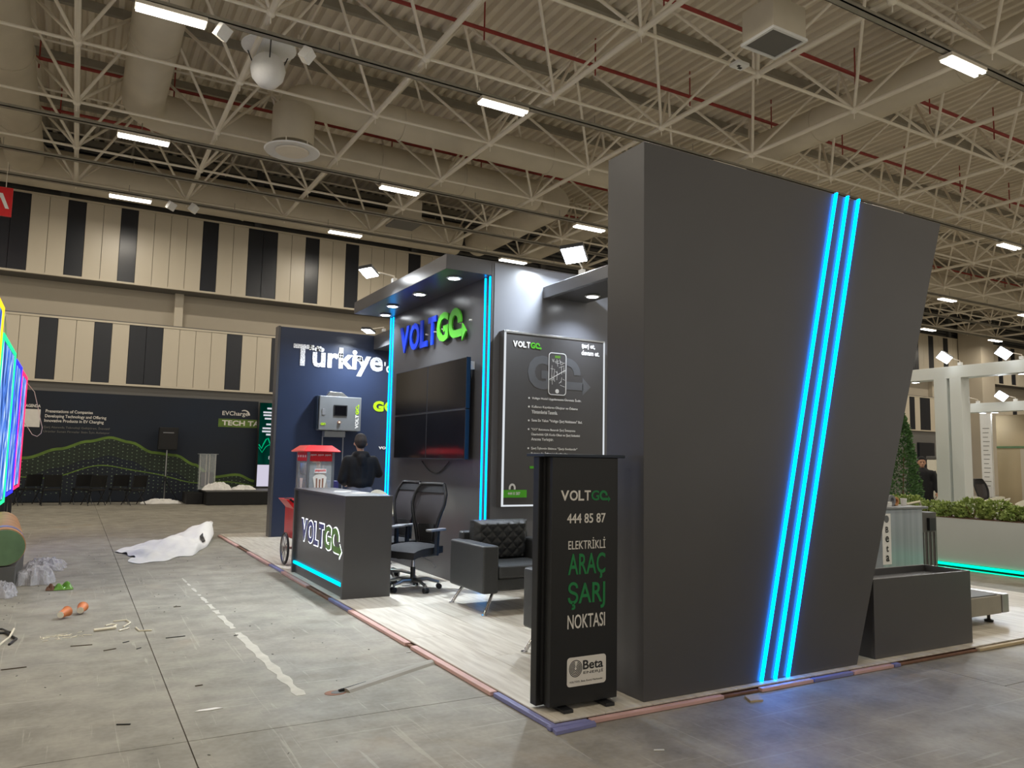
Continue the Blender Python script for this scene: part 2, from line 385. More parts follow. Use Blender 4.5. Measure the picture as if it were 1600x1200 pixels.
def wordmark(parent, O, face, Wd, H, d, m1, m2, bold=0.03, joined=None):
    U, V, N = [Vector(a) for a in FACES[face]]; O = Vector(O); xs = 0
    ws = [('V', 0.165), ('O', 0.165), ('L', 0.115), ('T', 0.125)]
    for ch, w in ws:
        mb = MB(); text(mb, ch, O+U*(xs*Wd), face, h=H, w=w*Wd, bold=bold, d=d)
        mb.build('letter', m1, parent); xs += w+0.012
    mb = MB(); text(mb, 'G', O+U*(xs*Wd), face, h=H, w=0.165*Wd, bold=bold, d=d); mb.build('letter', m2, parent); xs += 0.175
    mb = MB(); arrow_c(mb, O+U*(xs*Wd), face, 0.165*Wd, H, d); mb.build('arrow_letter', m2, parent)

# =================================================================== SETTING
# ---- hall floor: slabs with sawn joints
fl = struct('floor', (0, 0, 0))
MB().box(-30, 66, -14, 31, -0.30, -0.012).build('joint_bed', 'joint', fl)
xs = [-30, -15.7, -10.25, -4.8, 0.66, 6.11, 11.56, 17.0, 22.46, 27.9, 33.4, 66]
for i in range(len(xs)-1):
    ys = [-14, -7.6, -2.15, 3.3 if xs[i] > 6 else 4.77, 31]
    for j in range(len(ys)-1):
        g = 0.0035
        MB().box(xs[i]+g, xs[i+1]-g, ys[j]+g, ys[j+1]-g, -0.1, 0).build('slab', 'concrete', fl)

# ---- far hall wall
PITCH = 0.5135
wb = struct('wall_back', (0, 28.3, 0))
MB().box(-30, 66, 29.2, 29.6, 0, 9.7).build('plaster', 'wall', wb)
MB().box(-30, 66, 28.36, 29.2, 0, 3.72).build('lower_wall', 'wall_d', wb)
MB().box(-30, 66, 28.36, 29.2, 3.72, 5.95).build('lower_cladding_core', 'wall_d', wb)
MB().box(-30, 66, 28.36, 29.2, 7.2, 9.8).build('upper_cladding_core', 'wall_d', wb)
for z0, z1 in ((3.80, 3.865), (5.84, 5.90), (7.20, 7.262), (9.75, 9.82)):
    MB().box(-30, 66, 28.25, 28.36, z0, z1).build('cladding_rail', 'panel_w', wb)
pu = MB().box(0, PITCH-0.012, -0.03, 0.05, 0, 2.485).mesh('upper_panel', 0.004, seg=1)
pl = MB().box(0, PITCH-0.012, -0.03, 0.05, 0, 1.97).mesh('lower_panel', 0.004, seg=1)
def two(me):
    a = me.copy(); a.materials.append(M['panel_w']); b = me.copy(); b.materials.append(M['panel_d']); return a, b
puw, pud = two(pu); plw, pld = two(pl)
seqU = 'WWDWWDWWWWDWWDD'; seqL = 'WWDWWDWDDWWWWD'
for k in range(-14, 118):
    c = seqU[k % 15]; inst('panel', puw if c == 'W' else pud, wb, loc=(-1.68+k*PITCH, 0, 7.263))
    c = seqL[k % 14]; inst('panel', plw if c == 'W' else pld, wb, loc=(-2.23+k*PITCH, 0, 3.867))
up = struct('wall_upper', (0, 28.6, 9.8))
MB().box(-30, 66, 28.7, 28.9, 9.8, 12.3).build('backing', 'louvre', up)
lv = MB().box(-30, 66, -0.06, 0.1, 0, 0.09).mesh('louvre'); lv.materials.append(M['louvre'])
for k in range(11): inst('louvre', lv, up, loc=(0, 0, 0.12+k*0.2))
for k in range(12): MB().box(-7+k*6.1, -6.75+k*6.1, 28.35, 28.7, 9.8, 12.0).build('post', 'louvre', up)
pil = struct('wall_pilaster', (0, 29.1, 0))
for x in (2.75, 20.5, 46.9): MB().box(x, x+0.28, 28.95, 29.2, 5.9, 7.2).build('pilaster', 'panel_w', pil)
MB().box(48.6, 50.0, 26.8, 28.2, 0, 10.6).build('column', 'wall', pil)
wr = struct('wall_right', (65.5, 0, 0)); MB().box(65.4, 65.8, -14, 31, 0, 12.3).build('plaster', 'wall', wr)

# ---- roof sheet with ribs along Y
ce = struct('ceiling', (0, 0, 11.95))
prof = []; x = -22.0
while x < 66:
    prof += [(x, 12.05), (x+0.05, 11.93), (x+0.16, 11.93), (x+0.21, 12.05)]; x += 0.30
vs = [(a, yy, z) for yy in (-14, 31) for a, z in prof]; n = len(prof)
MB().add(vs, [(i, i+1, n+i+1, n+i) for i in range(n-1)]).build('roof_sheet', 'roof', ce)
MB().box(-22, 66, -14, 31, 12.3, 12.4).build('roof_cover', 'wall_d', ce)
for k in range(-5, 6):
    y = 16.45+k*3.0
    if -1 < y < 30: MB().box(-22, 66, y-0.06, y+0.06, 11.72, 11.92).build('purlin', 'galv', ce)

# ---- space frame
SX, SY, X0, Y0, ZB, ZT = 3.05, 3.0, -0.45, 7.72, 9.6, 11.6
sf = struct('ceiling_space_frame', (0, 0, ZB))
Ri = CR.transposed()
def proj(p):
    q = Ri @ (Vector(p) - Vector((0, 0, 1.6)))
    if q.z > -0.5: return None
    return (800+1200.67*q.x/-q.z, 600-1200.67*q.y/-q.z, -q.z)
bars = []
def bar(a, b, r):
    a, b = Vector(a), Vector(b); mid = (a+b)/2
    pr = [proj(a), proj(mid), proj(b)]; vis = 0
    for p in pr:
        if p and -420 < p[0] < 2000 and -420 < p[1] < 800: vis = max(vis, 1)
    if not vis: return
    inside = any(p and -10 < p[0] < 1610 and -10 < p[1] < 640 and not (1000 < p[0] < 1400 and p[1] > 330) for p in pr)
    bars.append(((1.0 if inside else 0.01)*r/(min(p[2] for p in pr if p)), a, b, r))
nodes = []
for i in range(-4, 17):
    for j in range(-2, 8):
        x, y = X0+i*SX, Y0+j*SY
        if y > 28.2: continue
        nodes.append((x, y, ZB))
        bar((x, y, ZB), (x+SX, y, ZB), 0.036)
        if y+SY < 28.4: bar((x, y, ZB), (x, y+SY, ZB), 0.058)
        for dx in (-.5, .5):
            for dy in (-.5, .5):
                if y+dy*SY < 28.4: bar((x, y, ZB), (x+dx*SX, y+dy*SY, ZT), 0.036)
        tx, ty = x+SX/2, y+SY/2
        if ty < 28.4:
            bar((tx, ty, ZT), (tx+SX, ty, ZT), 0.034); bar((tx, ty, ZT), (tx, ty+SY, ZT), 0.034)
            bar((tx, ty, ZT), (tx, ty, ZT+0.25), 0.03)
bars.sort(key=lambda t: -t[0])
unit = MB().cyl((0, 0, 0), (0, 0, 1), 1, n=8).mesh('frame_bar', smooth=True); unit.materials.append(M['steel'])
for q, (_, a, b, r) in enumerate(bars[:300]):
    d = b-a; mw = Matrix.Translation(a-Vector((0, 0, ZB))) @ d.to_track_quat('Z', 'Y').to_matrix().to_4x4() @ Matrix.Diagonal((r, r, d.length, 1))
    inst('frame_bar', unit, sf, mw)
mb = MB()
for _, a, b, r in bars[300:]: mb.cyl(a, b, r, n=6, caps=False)
far = mb.build('far_frame_bars', 'steel', sf, smooth=True); far['kind'] = 'stuff'
nm = MB().lathe([(0.0, -0.1), (0.07, -0.07), (0.1, 0), (0.07, 0.07), (0.0, 0.1)], n=10); nm.cyl((0, 0, 0), (0, 0, -0.22), 0.012, n=6)
nme = nm.mesh('node', smooth=True); nme.materials.append(M['steel'])
for p in nodes:
    q = proj(p)
    if q and -300 < q[0] < 1900 and -300 < q[1] < 800: inst('node', nme, sf, loc=(p[0], p[1], 0))
# trays that carry the lights
ROWS = [(8.0, 9.36), (14.15, 9.36), (20.32, 9.36), (23.3, 9.4), (25.4, 9.36), (1.8, 9.36)]
for y, z in ROWS:
    t = MB().box(-20, 64, y-0.07, y+0.07, z, z+0.02).box(-20, 64, y-0.07, y-0.055, z, z+0.08).box(-20, 64, y+0.055, y+0.07, z, z+0.08)
    t.build('cable_tray', 'galv', sf)
hm = MB().cyl((0, 0, 0), (0, 0, 0.3), 0.008, n=5).mesh('tray_hanger'); hm.materials.append(M['galv'])
for y, z in ROWS[:5]:
    for i in range(-3, 16): inst('tray_hanger', hm, sf, loc=(X0+i*SX+1.4, y, z-ZB))

# ---- sprinkler pipes
for q, (y, lab) in enumerate(((11.65, 'red sprinkler pipe crossing the roof top right of the picture'), (14.63, 'red sprinkler pipe crossing above the hanging box diffuser'),
                 (21.45, 'red sprinkler pipe running behind the round air ducts'), (24.6, 'red sprinkler pipe nearest the panelled back wall'))):
    t = thing('sprinkler_pipe', lab, 'pipe', (0, y, 11.2), 'red sprinkler pipes')
    MB().cyl((-20, y, 11.2), (64, y, 11.2), 0.045, n=8).build('main_pipe', 'redpipe', t, smooth=True)
    for i in range(-3, 14):
        x = 0.9+i*3.05+0.4*q; MB().cyl((x, y, 11.2), (x, y, 10.95), 0.018, n=6).cyl((x, y, 11.2), (x, y, 11.9), 0.018, n=6).build('drop_pipe', 'redpipe', t)

# ---- air ducts
def duct(name, label, pts, r, seams, squash=1.0):
    t = thing(name, label, 'air duct', pts[0])
    MB().tube(pts, r, 24).build('duct_body', 'duct', t, smooth=True)
    for a, b in zip(pts[:-1], pts[1:]):
        a, b = Vector(a), Vector(b); L = (b-a).length
        if L < 3: continue
        k = int(L/seams)
        for i in range(1, k+1):
            p = a+(b-a)*(i/(k+1)); d = (b-a).normalized()
            MB().cyl(p-d*0.03, p+d*0.03, r+0.02, n=24).build('seam_band', 'duct', t, smooth=True)
    return t
def bend(a, b, c, r, n=6):
    a, b, c = Vector(a), Vector(b), Vector(c); p = b+(a-b).normalized()*r; q = b+(c-b).normalized()*r
    return [tuple((1-t)**2*p+2*t*(1-t)*b+t*t*q) for t in [i/n for i in range(n+1)]]
Z = 10.42
duct('air_duct', 'round duct elbowing down into the drum air outlet', bend((4.2, 18.6, 9.9), (4.2, 18.6, Z), (12, 18.6, Z), 0.5) + [(13.9, 18.6, Z)], 0.42, 3.0)
duct('air_duct', 'round duct with a bend from the top edge along behind the drum outlet',
     [(0.95, 8.0, Z)] + bend((0.95, 12, Z), (0.95, 21.4, Z), (10, 21.4, Z), 0.9) + [(12.9, 21.4, Z)] , 0.50, 3.6)
duct('air_duct', 'long round duct slanting to the upper right corner above the dark wall', [(16.2, -2, 10.35), (16.2, 27.5, 10.35)], 0.45, 4.2)
duct('air_duct', 'wide duct at the left edge of the roof', [(-1.85, 8, 10.45), (-1.85, 27.4, 10.45)], 0.52, 4.0)
duct('air_duct', 'round duct running along the top of the panelled back wall', [(-20, 27.3, 10.35), (12.8, 27.3, 10.35)], 0.62, 4.5)
duct('air_duct', 'short thick duct sloping toward the back wall over the bright floodlight', [(13.7, 21.4, 10.35), (13.7, 27.3, 10.35)], 0.55, 3.0)
duct('air_duct', 'distant duct crossing the roof far right behind the dark wall', [(31, 22, 10.5), (62, 22, 10.5)], 0.6, 5)
# drum outlet
t = thing('air_outlet', 'round drum air outlet with a ring diffuser hanging from the duct', 'air outlet', (4.15, 18.4, 9.0))
MB().lathe([(0.50, 0.12), (0.50, 1.0), (0.46, 1.06), (0.30, 1.1)], (4.15, 18.4, 9.0), 28).build('drum', 'duct', t, smooth=True)
MB().lathe([(0.42, 0.03), (0.64, 0.0), (0.66, 0.03), (0.44, 0.08)], (4.15, 18.4, 8.95), 32).build('ring', 'white', t, smooth=True)
MB().lathe([(0.0, 0.02), (0.38, 0.02), (0.40, 0.05), (0.0, 0.05)], (4.15, 18.4, 8.92), 28).build('disc', 'steel', t, smooth=True)
for a in range(6):
    c, s_ = math.cos(a*PI/3), math.sin(a*PI/3)
    MB().cyl((4.15+0.5*c, 18.4+0.5*s_, 9.0), (4.15+0.5*c, 18.4+0.5*s_, 9.14), 0.015, n=6).build('bracket', 'steel', t)
# globe speaker
c = (2.86, 15.1, 9.2)
t = thing('globe_speaker', 'white globe loudspeaker under a flat round reflector', 'speaker', (c[0], c[1], 8.8))
MB().lathe([(0.02, -0.36), (0.18, -0.32), (0.30, -0.18), (0.34, 0.0), (0.30, 0.16), (0.2, 0.27), (0.05, 0.33)], c, 24).build('globe', 'white', t, smooth=True)
MB().lathe([(0.0, 0.40), (0.52, 0.44), (0.53, 0.46), (0.0, 0.46)], c, 32).build('reflector', 'white', t, smooth=True)
for a in range(3):
    e = a*2*PI/3+0.4; MB().cyl((c[0]+0.3*math.cos(e), c[1]+0.3*math.sin(e), c[2]+0.1), (c[0]+0.45*math.cos(e), c[1]+0.45*math.sin(e), c[2]+0.45), 0.012, n=6).build('strut', 'plastic', t)
MB().cyl((c[0], c[1], c[2]+0.45), (c[0], c[1], 10.0), 0.02, n=6).build('rod', 'steel', t)
# box diffuser
t = thing('box_diffuser', 'large square box air diffuser hanging above the dark wall', 'air diffuser', (10.3, 9.0, 9.0))
MB().box(9.88, 10.70, 8.66, 9.36, 9.03, 9.62).build('casing', 'duct', t, bevel=0.01)
MB().box(9.86, 10.72, 8.64, 8.69, 8.99, 9.04).box(9.86, 10.72, 9.33, 9.38, 8.99, 9.04).box(9.86, 9.91, 8.69, 9.33, 8.99, 9.04).box(10.67, 10.72, 8.69, 9.33, 8.99, 9.04).build('frame', 'white', t)
MB().box(9.91, 10.67, 8.69, 9.33, 9.015, 9.03).build('grille', 'wall_d', t)
MB().cyl((10.3, 9.0, 9.6), (10.3, 9.0, 10.4), 0.28, n=20).build('neck', 'duct', t, smooth=True)
t = thing('box_diffuser', 'square box air diffuser hanging on a duct before the louvred back wall', 'air diffuser', (8.1, 24.3, 9.4))
MB().box(8.75, 9.65, 23.4, 24.3, 9.45, 10.2).build('casing', 'duct', t, bevel=0.01)
MB().box(8.72, 9.68, 23.37, 24.33, 9.41, 9.46).build('frame', 'wall_d', t)
MB().tube(bend((9.2, 23.85, 10.1), (9.2, 23.85, 10.55), (9.2, 21.4, 10.55), 0.4)+[(9.2, 21.4, 10.55)], 0.36, 18).build('neck', 'duct', t, smooth=True)
# small white boxes on the trays
for (x, y, z, rz, lab) in ((1.82, 13.85, 9.05, 0.5, 'small white projector lamp beside the nearest left strip light'), (3.31, 13.85, 9.05, 0.9, 'small white projector lamp right of the globe speaker'),
                      (2.1, 24.95, 9.1, 0.5, 'left one of two small white lamps high before the back wall'), (2.72, 24.85, 9.1, 0.9, 'right one of two small white lamps high before the back wall')):
    t = thing('track_lamp', lab, 'lamp', (x, y, z))
    b = MB().box(-0.11, 0.11, -0.09, 0.09, -0.12, 0.12).build('body', 'white', t, bevel=0.01, local=True); b.rotation_euler = (0.5, 0.25, rz)
    b = MB().box(-0.09, 0.09, -0.07, 0.07, -0.125, -0.12).build('lens', 'cream', t, local=True); b.rotation_euler = (0.5, 0.25, rz)
    MB().cyl((x, y, z+0.05), (x, 14.12 if y < 20 else 25.36, 9.37), 0.02, n=6).build('arm', 'white', t)
t = thing('wifi_box', 'small white access point with a dark mark on a roof tube', 'network box', (11.0, 10.5, 9.45))
MB().box(10.84, 11.16, 10.38, 10.62, 9.45, 9.52).build('casing', 'white', t, bevel=0.015)
MB().box(10.93, 10.99, 10.45, 10.51, 9.444, 9.45).box(11.0, 11.08, 10.5, 10.56, 9.444, 9.45).build('mark', 'black', t)

# ---- ceiling strip lights
def strip_light(x, y, label, group):
    t = thing('strip_light', label, 'ceiling light', (x, y, 9.22), group)
    t0 = MB().box(x-0.58, x+0.58, y-0.13, y+0.13, 9.26, 9.33); t0.build('housing', 'steel', t)
    for dy in (-0.075, 0.075): MB().box(x-0.56, x+0.56, y+dy-0.035, y+dy+0.035, 9.22, 9.258).build('tube', 'tube', t)
    light('strip_light_glow', 'AREA', (x, y, 9.20), (x, y, 0), HALL_W, (1.0, 0.91, 0.77), 1.1, 0.2)
ORD = {8.0: 'the row nearest the camera', 14.15: 'the second row from the camera', 20.32: 'the third row from the camera', 25.4: 'the row before the back wall'}
for y in (8.0, 14.15, 20.32, 25.4, 1.8):
    for k in range(-2, 9):
        x = 1.0+k*6.66
        p = proj((x, y, 9.25)); vis = p and -20 < p[0] < 1620 and -20 < p[1] < 640
        if vis: lab = 'bright strip light %s in %s' % ({0: 'at the left end', 1: 'second from the left', 2: 'third from the left', 3: 'fourth from the left', 4: 'fifth from the left', 5: 'sixth from the left', 6: 'seventh from the left', 7: 'eighth from the left'}.get(k, 'at the far right'), ORD.get(y, 'a near row'))
        else: lab = 'strip light of the roof outside the picture'
        strip_light(x, y, lab, 'ceiling strip lights' if vis else 'strip lights outside the picture')

# ---- red hanging sign, top left
t = thing('hanging_sign', 'red hanging sign with a white letter stroke at the left edge', 'sign', (-2.35, 25, 8.0))
MB().box(-2.75, -1.93, 24.96, 25.04, 8.05, 8.86).build('board', 'red', t)
MB().prism([(0, 0), (0.09, 0), (0.22, 0.3), (0.35, 0.0), (0.44, 0.0), (0.27, 0.42), (0.17, 0.42)], (-2.43, 24.955, 8.26), (1, 0, 0), (0, 0, 1), (0, -1, 0), 0.01).build('mark', 'white', t)
for x in (-2.6, -2.1): MB().cyl((x, 25, 8.85), (x, 25, 9.6), 0.01, n=5).build('wire', 'steel', t)

# =================================================================== THE STAND
PZ = 0.04
# ---- raised floor of laminate planks
pf = thing('stand_platform', 'low raised floor of pale laminate planks under the charging stand', 'platform', (6.0, 9.5, 0))
MB().box(2.66, 10.6, 4.06, 16.2, 0.0, PZ-0.012).build('board_core', 'brown', pf)
PW, PL = 0.38, 2.35
pk = MB().box(0, PW-0.003, 0, PL-0.003, -0.011, 0).mesh('plank', 0.0015, seg=1); pk.materials.append(M['plank'])
r0 = random.Random(3); row = 0; x = 2.62
while x < 10.5:
    y = 4.03 - (row*0.83 % PL); row += 1
    while y < 16.2:
        a, b = max(y, 4.03), min(y+PL, 16.25)
        if b-a > 0.05:
            if b-a > PL-0.01: inst('plank', pk, pf, loc=(x-6.0, a-9.5, PZ))
            else: MB().box(x, x+PW-0.003, a, b-0.003, PZ-0.011, PZ).build('plank', 'plank', pf, bevel=0.0015, seg=1)
        y += PL
    x += PW
# film-wrapped edge strips
def edge(x0, x1, y0, y1, m, lab=None, z1=0.034):
    MB().box(x0, x1, y0, y1, 0.002, z1).build('edge_strip', m, pf, bevel=0.004)
yy = 4.0
for L_, m in ((0.75, 'lav'), (1.45, 'pink'), (0.10, 'brown'), (1.6, 'pink'), (0.75, 'lav'), (0.9, 'brown'), (1.3, 'pink'), (0.8, 'lav'), (1.6, 'pink'), (0.9, 'brown'), (2.0, 'pink')):
    edge(2.575-(0.012 if m == 'pink' else 0), 2.618, yy, yy+L_-0.02, m, z1=0.03 if m != 'brown' else 0.022); yy += L_
xx = 2.56
for L_, m in ((0.30, 'lav'), (1.12, 'pink'), (0.35, 'brown'), (0.55, 'pink'), (0.45, 'lav'), (0.5, 'pink'), (0.09, 'lav'), (1.1, 'brown'), (1.6, 'ply'), (1.9, 'brown')):
    edge(xx, xx+L_-0.015, 3.985 if m != 'brown' else 4.0, 4.026, m, z1=0.028 if m != 'brown' else 0.02); xx += L_
MB().prism([(0, 0), (0.30, 0.02), (0.33, 0.10), (0.02, 0.09)], (2.56, 3.92, 0.002), (1, 0, 0), (0, 1, 0), (0, 0, 1), 0.02).build('edge_strip', 'lav', pf)
t = MB().prism([(0, 0), (0.10, -0.02), (0.16, 0.08), (0.05, 0.1)], (4.08, 3.86, 0.001), (1, 0, 0), (0, 1, 0), (0, 0, 1), 0.012).build('board_scrap', 'ply')
tag(t, 'small pale board scrap on the concrete below the blue strips', 'board')

# ---- big leaning-edge wall with three blue strips
bw = thing('feature_wall', 'tall thick charcoal wall with a slanting right edge and three blue light strips', 'stand wall', (4.4, 4.3, PZ))
MB().prism([(3.34, PZ), (5.49, PZ), (6.83, 3.845), (3.34, 3.845)], (0, 4.50, 0), (1, 0, 0), (0, 0, 1), (0, -1, 0), 0.42).build('panel', 'lam', bw, bevel=0.003, seg=1)
for a, b in ((4.413, 5.360), (4.553, 5.503), (4.686, 5.645)):
    MB().prism([(a-0.006, 0.045), (a+0.006, 0.045), (b+0.006, 3.852), (b-0.006, 3.852)], (0, 4.08, 0), (1, 0, 0), (0, 0, 1), (0, -1, 0), 0.022).build('light_strip', 'led_big', bw)
MB().box(5.9, 6.1, 4.12, 4.3, 3.845, 3.87).build('cable_clip', 'steel', bw)

# ---- VOLTGO block
XV, YP, YF = 4.30, 8.15, 11.6
bl = thing('logo_wall', 'grey wall block with screen, blue and green letters and blue corner strips', 'stand wall', (5.2, 9.8, PZ))
MB().box(XV, 6.7, YP, YF, PZ, 4.02).build('block', 'lam', bl, bevel=0.003, seg=1)
MB().box(3.69, XV, YP, YF, 3.84, 4.02).build('canopy', 'lam', bl, bevel=0.003, seg=1)
MB().box(XV+0.04, 6.7, YP-0.006, YP, 0.06, 4.0).build('end_panel', 'lam_grey_lit', bl)  # same charcoal laminate, coloured paler for the lamp light above the poster
for y, z0, z1 in ((YP+0.03, PZ+0.005, 3.83), (YP+0.15, PZ+0.005, 3.83), (YF-0.03, PZ+0.005, 3.83), (YF-0.14, PZ+0.005, 3.83)):
    MB().box(XV-0.010, XV, y-0.014, y+0.014, z0, z1).build('light_strip', 'led', bl)
wordmark(bl, (XV-0.03, 11.03, 3.18), '-X', 2.24, 0.40, 0.022, 'blue', 'green', bold=0.035)
for n_ in range(9): MB().cyl((XV-0.04, 10.9-0.28*n_, 3.36), (XV, 10.9-0.28*n_, 3.36), 0.01, n=6).build('spacer', 'steel', bl)
def downlight(x, y, z, tgt, label, watts=None):
    t = thing('downlight', label, 'downlight', (x, y, z))
    MB().lathe([(0.085, 0.0), (0.10, -0.012), (0.075, -0.02), (0.07, 0.0)], (x, y, z), 20).build('rim', 'white', t, smooth=True)
    MB().lathe([(0.0, -0.016), (0.07, -0.016), (0.07, -0.004), (0.0, -0.004)], (x, y, z), 20).build('lens', 'lamp', t)
    light('downlight_beam', 'SPOT', (x, y, z-0.03), tgt, SPOT_W if watts is None else watts, (0.80, 0.88, 1.0), 0.06, spot=2.2, blend=0.9)
downlight(3.96, 8.50, 3.838, (3.85, 8.5, 0), 'round downlight at the near corner of the logo canopy')
downlight(3.97, 9.62, 3.838, (3.85, 9.6, 0), 'second round downlight along the logo canopy')
downlight(3.96, 10.62, 3.838, (3.85, 10.6, 0), 'third round downlight along the logo canopy')
downlight(4.12, 11.35, 3.838, (4.0, 11.3, 0), 'farthest downlight in the logo canopy above the blue strip')

# ---- beam from the logo block to the big wall
bb = thing('header_beam', 'dark header beam joining the logo block to the big wall', 'beam', (5.7, 6.3, 3.62))
MB().box(5.10, 5.72, 4.5, YP, 3.66, 3.78).build('soffit', 'lam', bb, bevel=0.003, seg=1)
MB().box(5.04, 5.10, 4.5, YP, 3.64, 3.785).build('fascia', 'lam_grey_lit', bb, bevel=0.002, seg=1)  # paler colour stands in for floodlight on the dark fascia
downlight(5.50, 7.72, 3.658, (5.4, 7.95, 0), 'round downlight under the header beam above the poster', 110)

# ---- floodlights on arms
def flood(base, head, aim, label, watts=None, size=1.0, spread=1.9):
    t = thing('floodlight', label, 'floodlight', base)
    b, h = Vector(base), Vector(head); mid = (b+h)/2 + Vector((0, 0, 0.05))
    MB().tube([b, b+Vector((0, 0, 0.06)), mid, h+Vector((0, 0, 0.03))], 0.010, 8).build('arm', 'steel', t, smooth=True)
    MB().box(b.x-0.03, b.x+0.03, b.y-0.04, b.y+0.04, b.z-0.03, b.z+0.03).build('clamp', 'white', t, bevel=0.005)
    d = (Vector(aim)-h).normalized(); u = d.orthogonal().normalized(); v = d.cross(u)
    hb = MB(); hb.prism([(a*size, b*size) for a, b in ((-0.13, -0.10), (0.13, -0.10), (0.13, 0.10), (-0.13, 0.10))], h, u, v, -d, 0.05)
    hb.build('housing', 'plastic', t, bevel=0.01)
    MB().prism([(a*size, b*size) for a, b in ((-0.12, -0.09), (0.12, -0.09), (0.12, 0.09), (-0.12, 0.09))], h, u, v, d, 0.008).build('glass', 'lamp', t)
    light('floodlight_beam', 'AREA', h+d*0.02, aim, FLOOD_W if watts is None else watts, (0.82, 0.91, 1.0), 0.2, 0.15, spread=spread)
flood((5.62, YP-0.02, 4.06), (5.15, 7.62, 4.10), (4.75, 6.5, 0.0), 'blazing floodlight on an arm above the poster', 105, size=1.45, spread=PI)
flood((3.72, 9.95, 4.05), (3.36, 9.98, 4.12), (3.1, 8.9, 0.5), 'floodlight on an arm at the left side of the logo canopy')
flood((5.31, 14.7, 4.17), (4.95, 14.6, 4.10), (4.45, 14.3, 0.6), 'floodlight on an arm above the patterned white lettering', 90, spread=2.7)

# ---- light box poster
po = thing('poster_lightbox', 'tall dark lightbox poster with phone drawing and white bullet text', 'poster', (5.15, 8.06, 1.0))
PX0, PX1, PZ0, PZ1, PY = 4.44, 5.885, 1.07, 3.13, 8.0
MB().box(PX0-0.02, PX1+0.02, PY+0.02, YP-0.006, PZ0-0.03, PZ1+0.03).build('casing', 'lam', po, bevel=0.004)
MB().box(PX0, PX1, PY+0.01, PY+0.02, PZ0, PZ1).build('print', 'lam', po)
for a in ((PX0-0.02, PX0, PZ0-0.02, PZ1+0.02), (PX1, PX1+0.02, PZ0-0.02, PZ1+0.02), (PX0, PX1, PZ0-0.02, PZ0)):
    MB().box(a[0], a[1], PY+0.002, PY+0.02, a[2], a[3]).build('frame_edge', 'led_edge', po)
MB().box(PX0-0.02, PX1+0.02, PY+0.002, PY+0.02, PZ1, PZ1+0.02).build('frame_edge', 'alu', po)
wordmark(po, (4.535, PY+0.008, 2.965), '-Y', 0.40, 0.075, 0.004, 'white', 'green', bold=0.04)
mb = MB(); text(mb, 'şarj et,', (5.54, PY+0.008, 3.02), '-Y', w=0.21, h=0.075, bold=0.03); mb.build('slogan', 'white', po)
mb = MB(); text(mb, 'devam et.', (5.54, PY+0.008, 2.945), '-Y', w=0.28, h=0.065, bold=0.03); mb.build('slogan', 'white', po)
mb = MB(); text(mb, 'G', (4.75, PY+0.009, 2.47), '-Y', w=0.36, h=0.42, bold=0.05, d=0.002); mb.build('big_letter', 'grey_print', po)
mb = MB(); arrow_c(mb, (5.12, PY+0.009, 2.49), '-Y', 0.40, 0.40, 0.002); mb.build('big_arrow_letter', 'grey_print', po)
# phone outline
def rrect(x0, x1, z0, z1, r, n=5):
    pts = []
    for cx, cz, a0 in ((x1-r, z1-r, 0), (x0+r, z1-r, 90), (x0+r, z0+r, 180), (x1-r, z0+r, 270)):
        for i in range(n+1):
            a = math.radians(a0+90*i/n); pts.append((cx+r*math.cos(a), cz+r*math.sin(a)))
    return pts
UY = ((1, 0, 0), (0, 0, 1), (0, -1, 0))
MB().prism(rrect(5.055, 5.30, 2.42, 2.93, 0.04), (0, PY+0.007, 0), *UY, 0.002).build('phone_face', 'lam', po)
MB().ribbon(rrect(5.05, 5.305, 2.415, 2.935, 0.04), 0.01, (0, PY+0.005, 0), *UY, 0.003, closed=True).build('phone_outline', 'white', po)
rr = random.Random(5); mp = MB()
for k in range(26):
    a = rr.uniform(5.075, 5.28); b = rr.uniform(2.52, 2.84)
    if k % 2: mp.ribbon([(a, b), (a+rr.uniform(-0.02, 0.02), min(2.86, b+rr.uniform(0.05, 0.16)))], 0.004, (0, PY+0.005, 0), *UY, 0.002)
    else: mp.ribbon([(a, b), (min(5.29, a+rr.uniform(0.03, 0.09)), b+rr.uniform(-0.02, 0.03))], 0.004, (0, PY+0.005, 0), *UY, 0.002)
mp.ribbon([(5.06, 2.60), (5.295, 2.73)], 0.008, (0, PY+0.005, 0), *UY, 0.002)
o = mp.build('map_lines', 'white', po); o['kind'] = 'stuff'
MB().prism([(5.177+0.027*math.cos(i*PI/8), 2.46+0.027*math.sin(i*PI/8)) for i in range(16)], (0, PY+0.005, 0), *UY, 0.002).build('phone_button', 'white', po)
MB().box(5.14, 5.22, PY+0.004, PY+0.006, 2.875, 2.905).build('phone_badge', 'green_dim', po)
z = 2.335
for blk in (['Voltgo Mobil Uygulamasını Ücretsiz İndir.'], ['Kullanıcı Kayıtlarını Oluştur ve Ödeme', 'Yöntemlerini Tanımla.'], ['Sana En Yakın "Voltgo Şarj Noktasını" Bul.'],
            ['"GO" Butonuna Basarak Şarj İstasyonu', 'Üzerindeki QR Kodu Okut ve Şarj Soketini', 'Aracına Yerleştir.'], ['Şarj İşlemin Bitince "Şarjı Sonlandır"', 'Butonu ile İşlemini Sonlandır.']):
    MB().prism([(4.775+0.012*math.cos(i*PI/4), z+0.02+0.012*math.sin(i*PI/4)) for i in range(8)], (0, PY+0.009, 0), *UY, 0.003).build('bullet', 'white', po)
    for ln in blk:
        mb = MB(); text(mb, ln, (4.815, PY+0.009, z), '-Y', w=0.0178*len(ln), h=0.044, bold=0.012, d=0.003); mb.build('text_line', 'white', po); z -= 0.062
    z -= 0.044
MB().box(PX0+0.004, 4.76, PY+0.004, PY+0.01, 1.155, 1.245).build('green_tab', 'green', po)
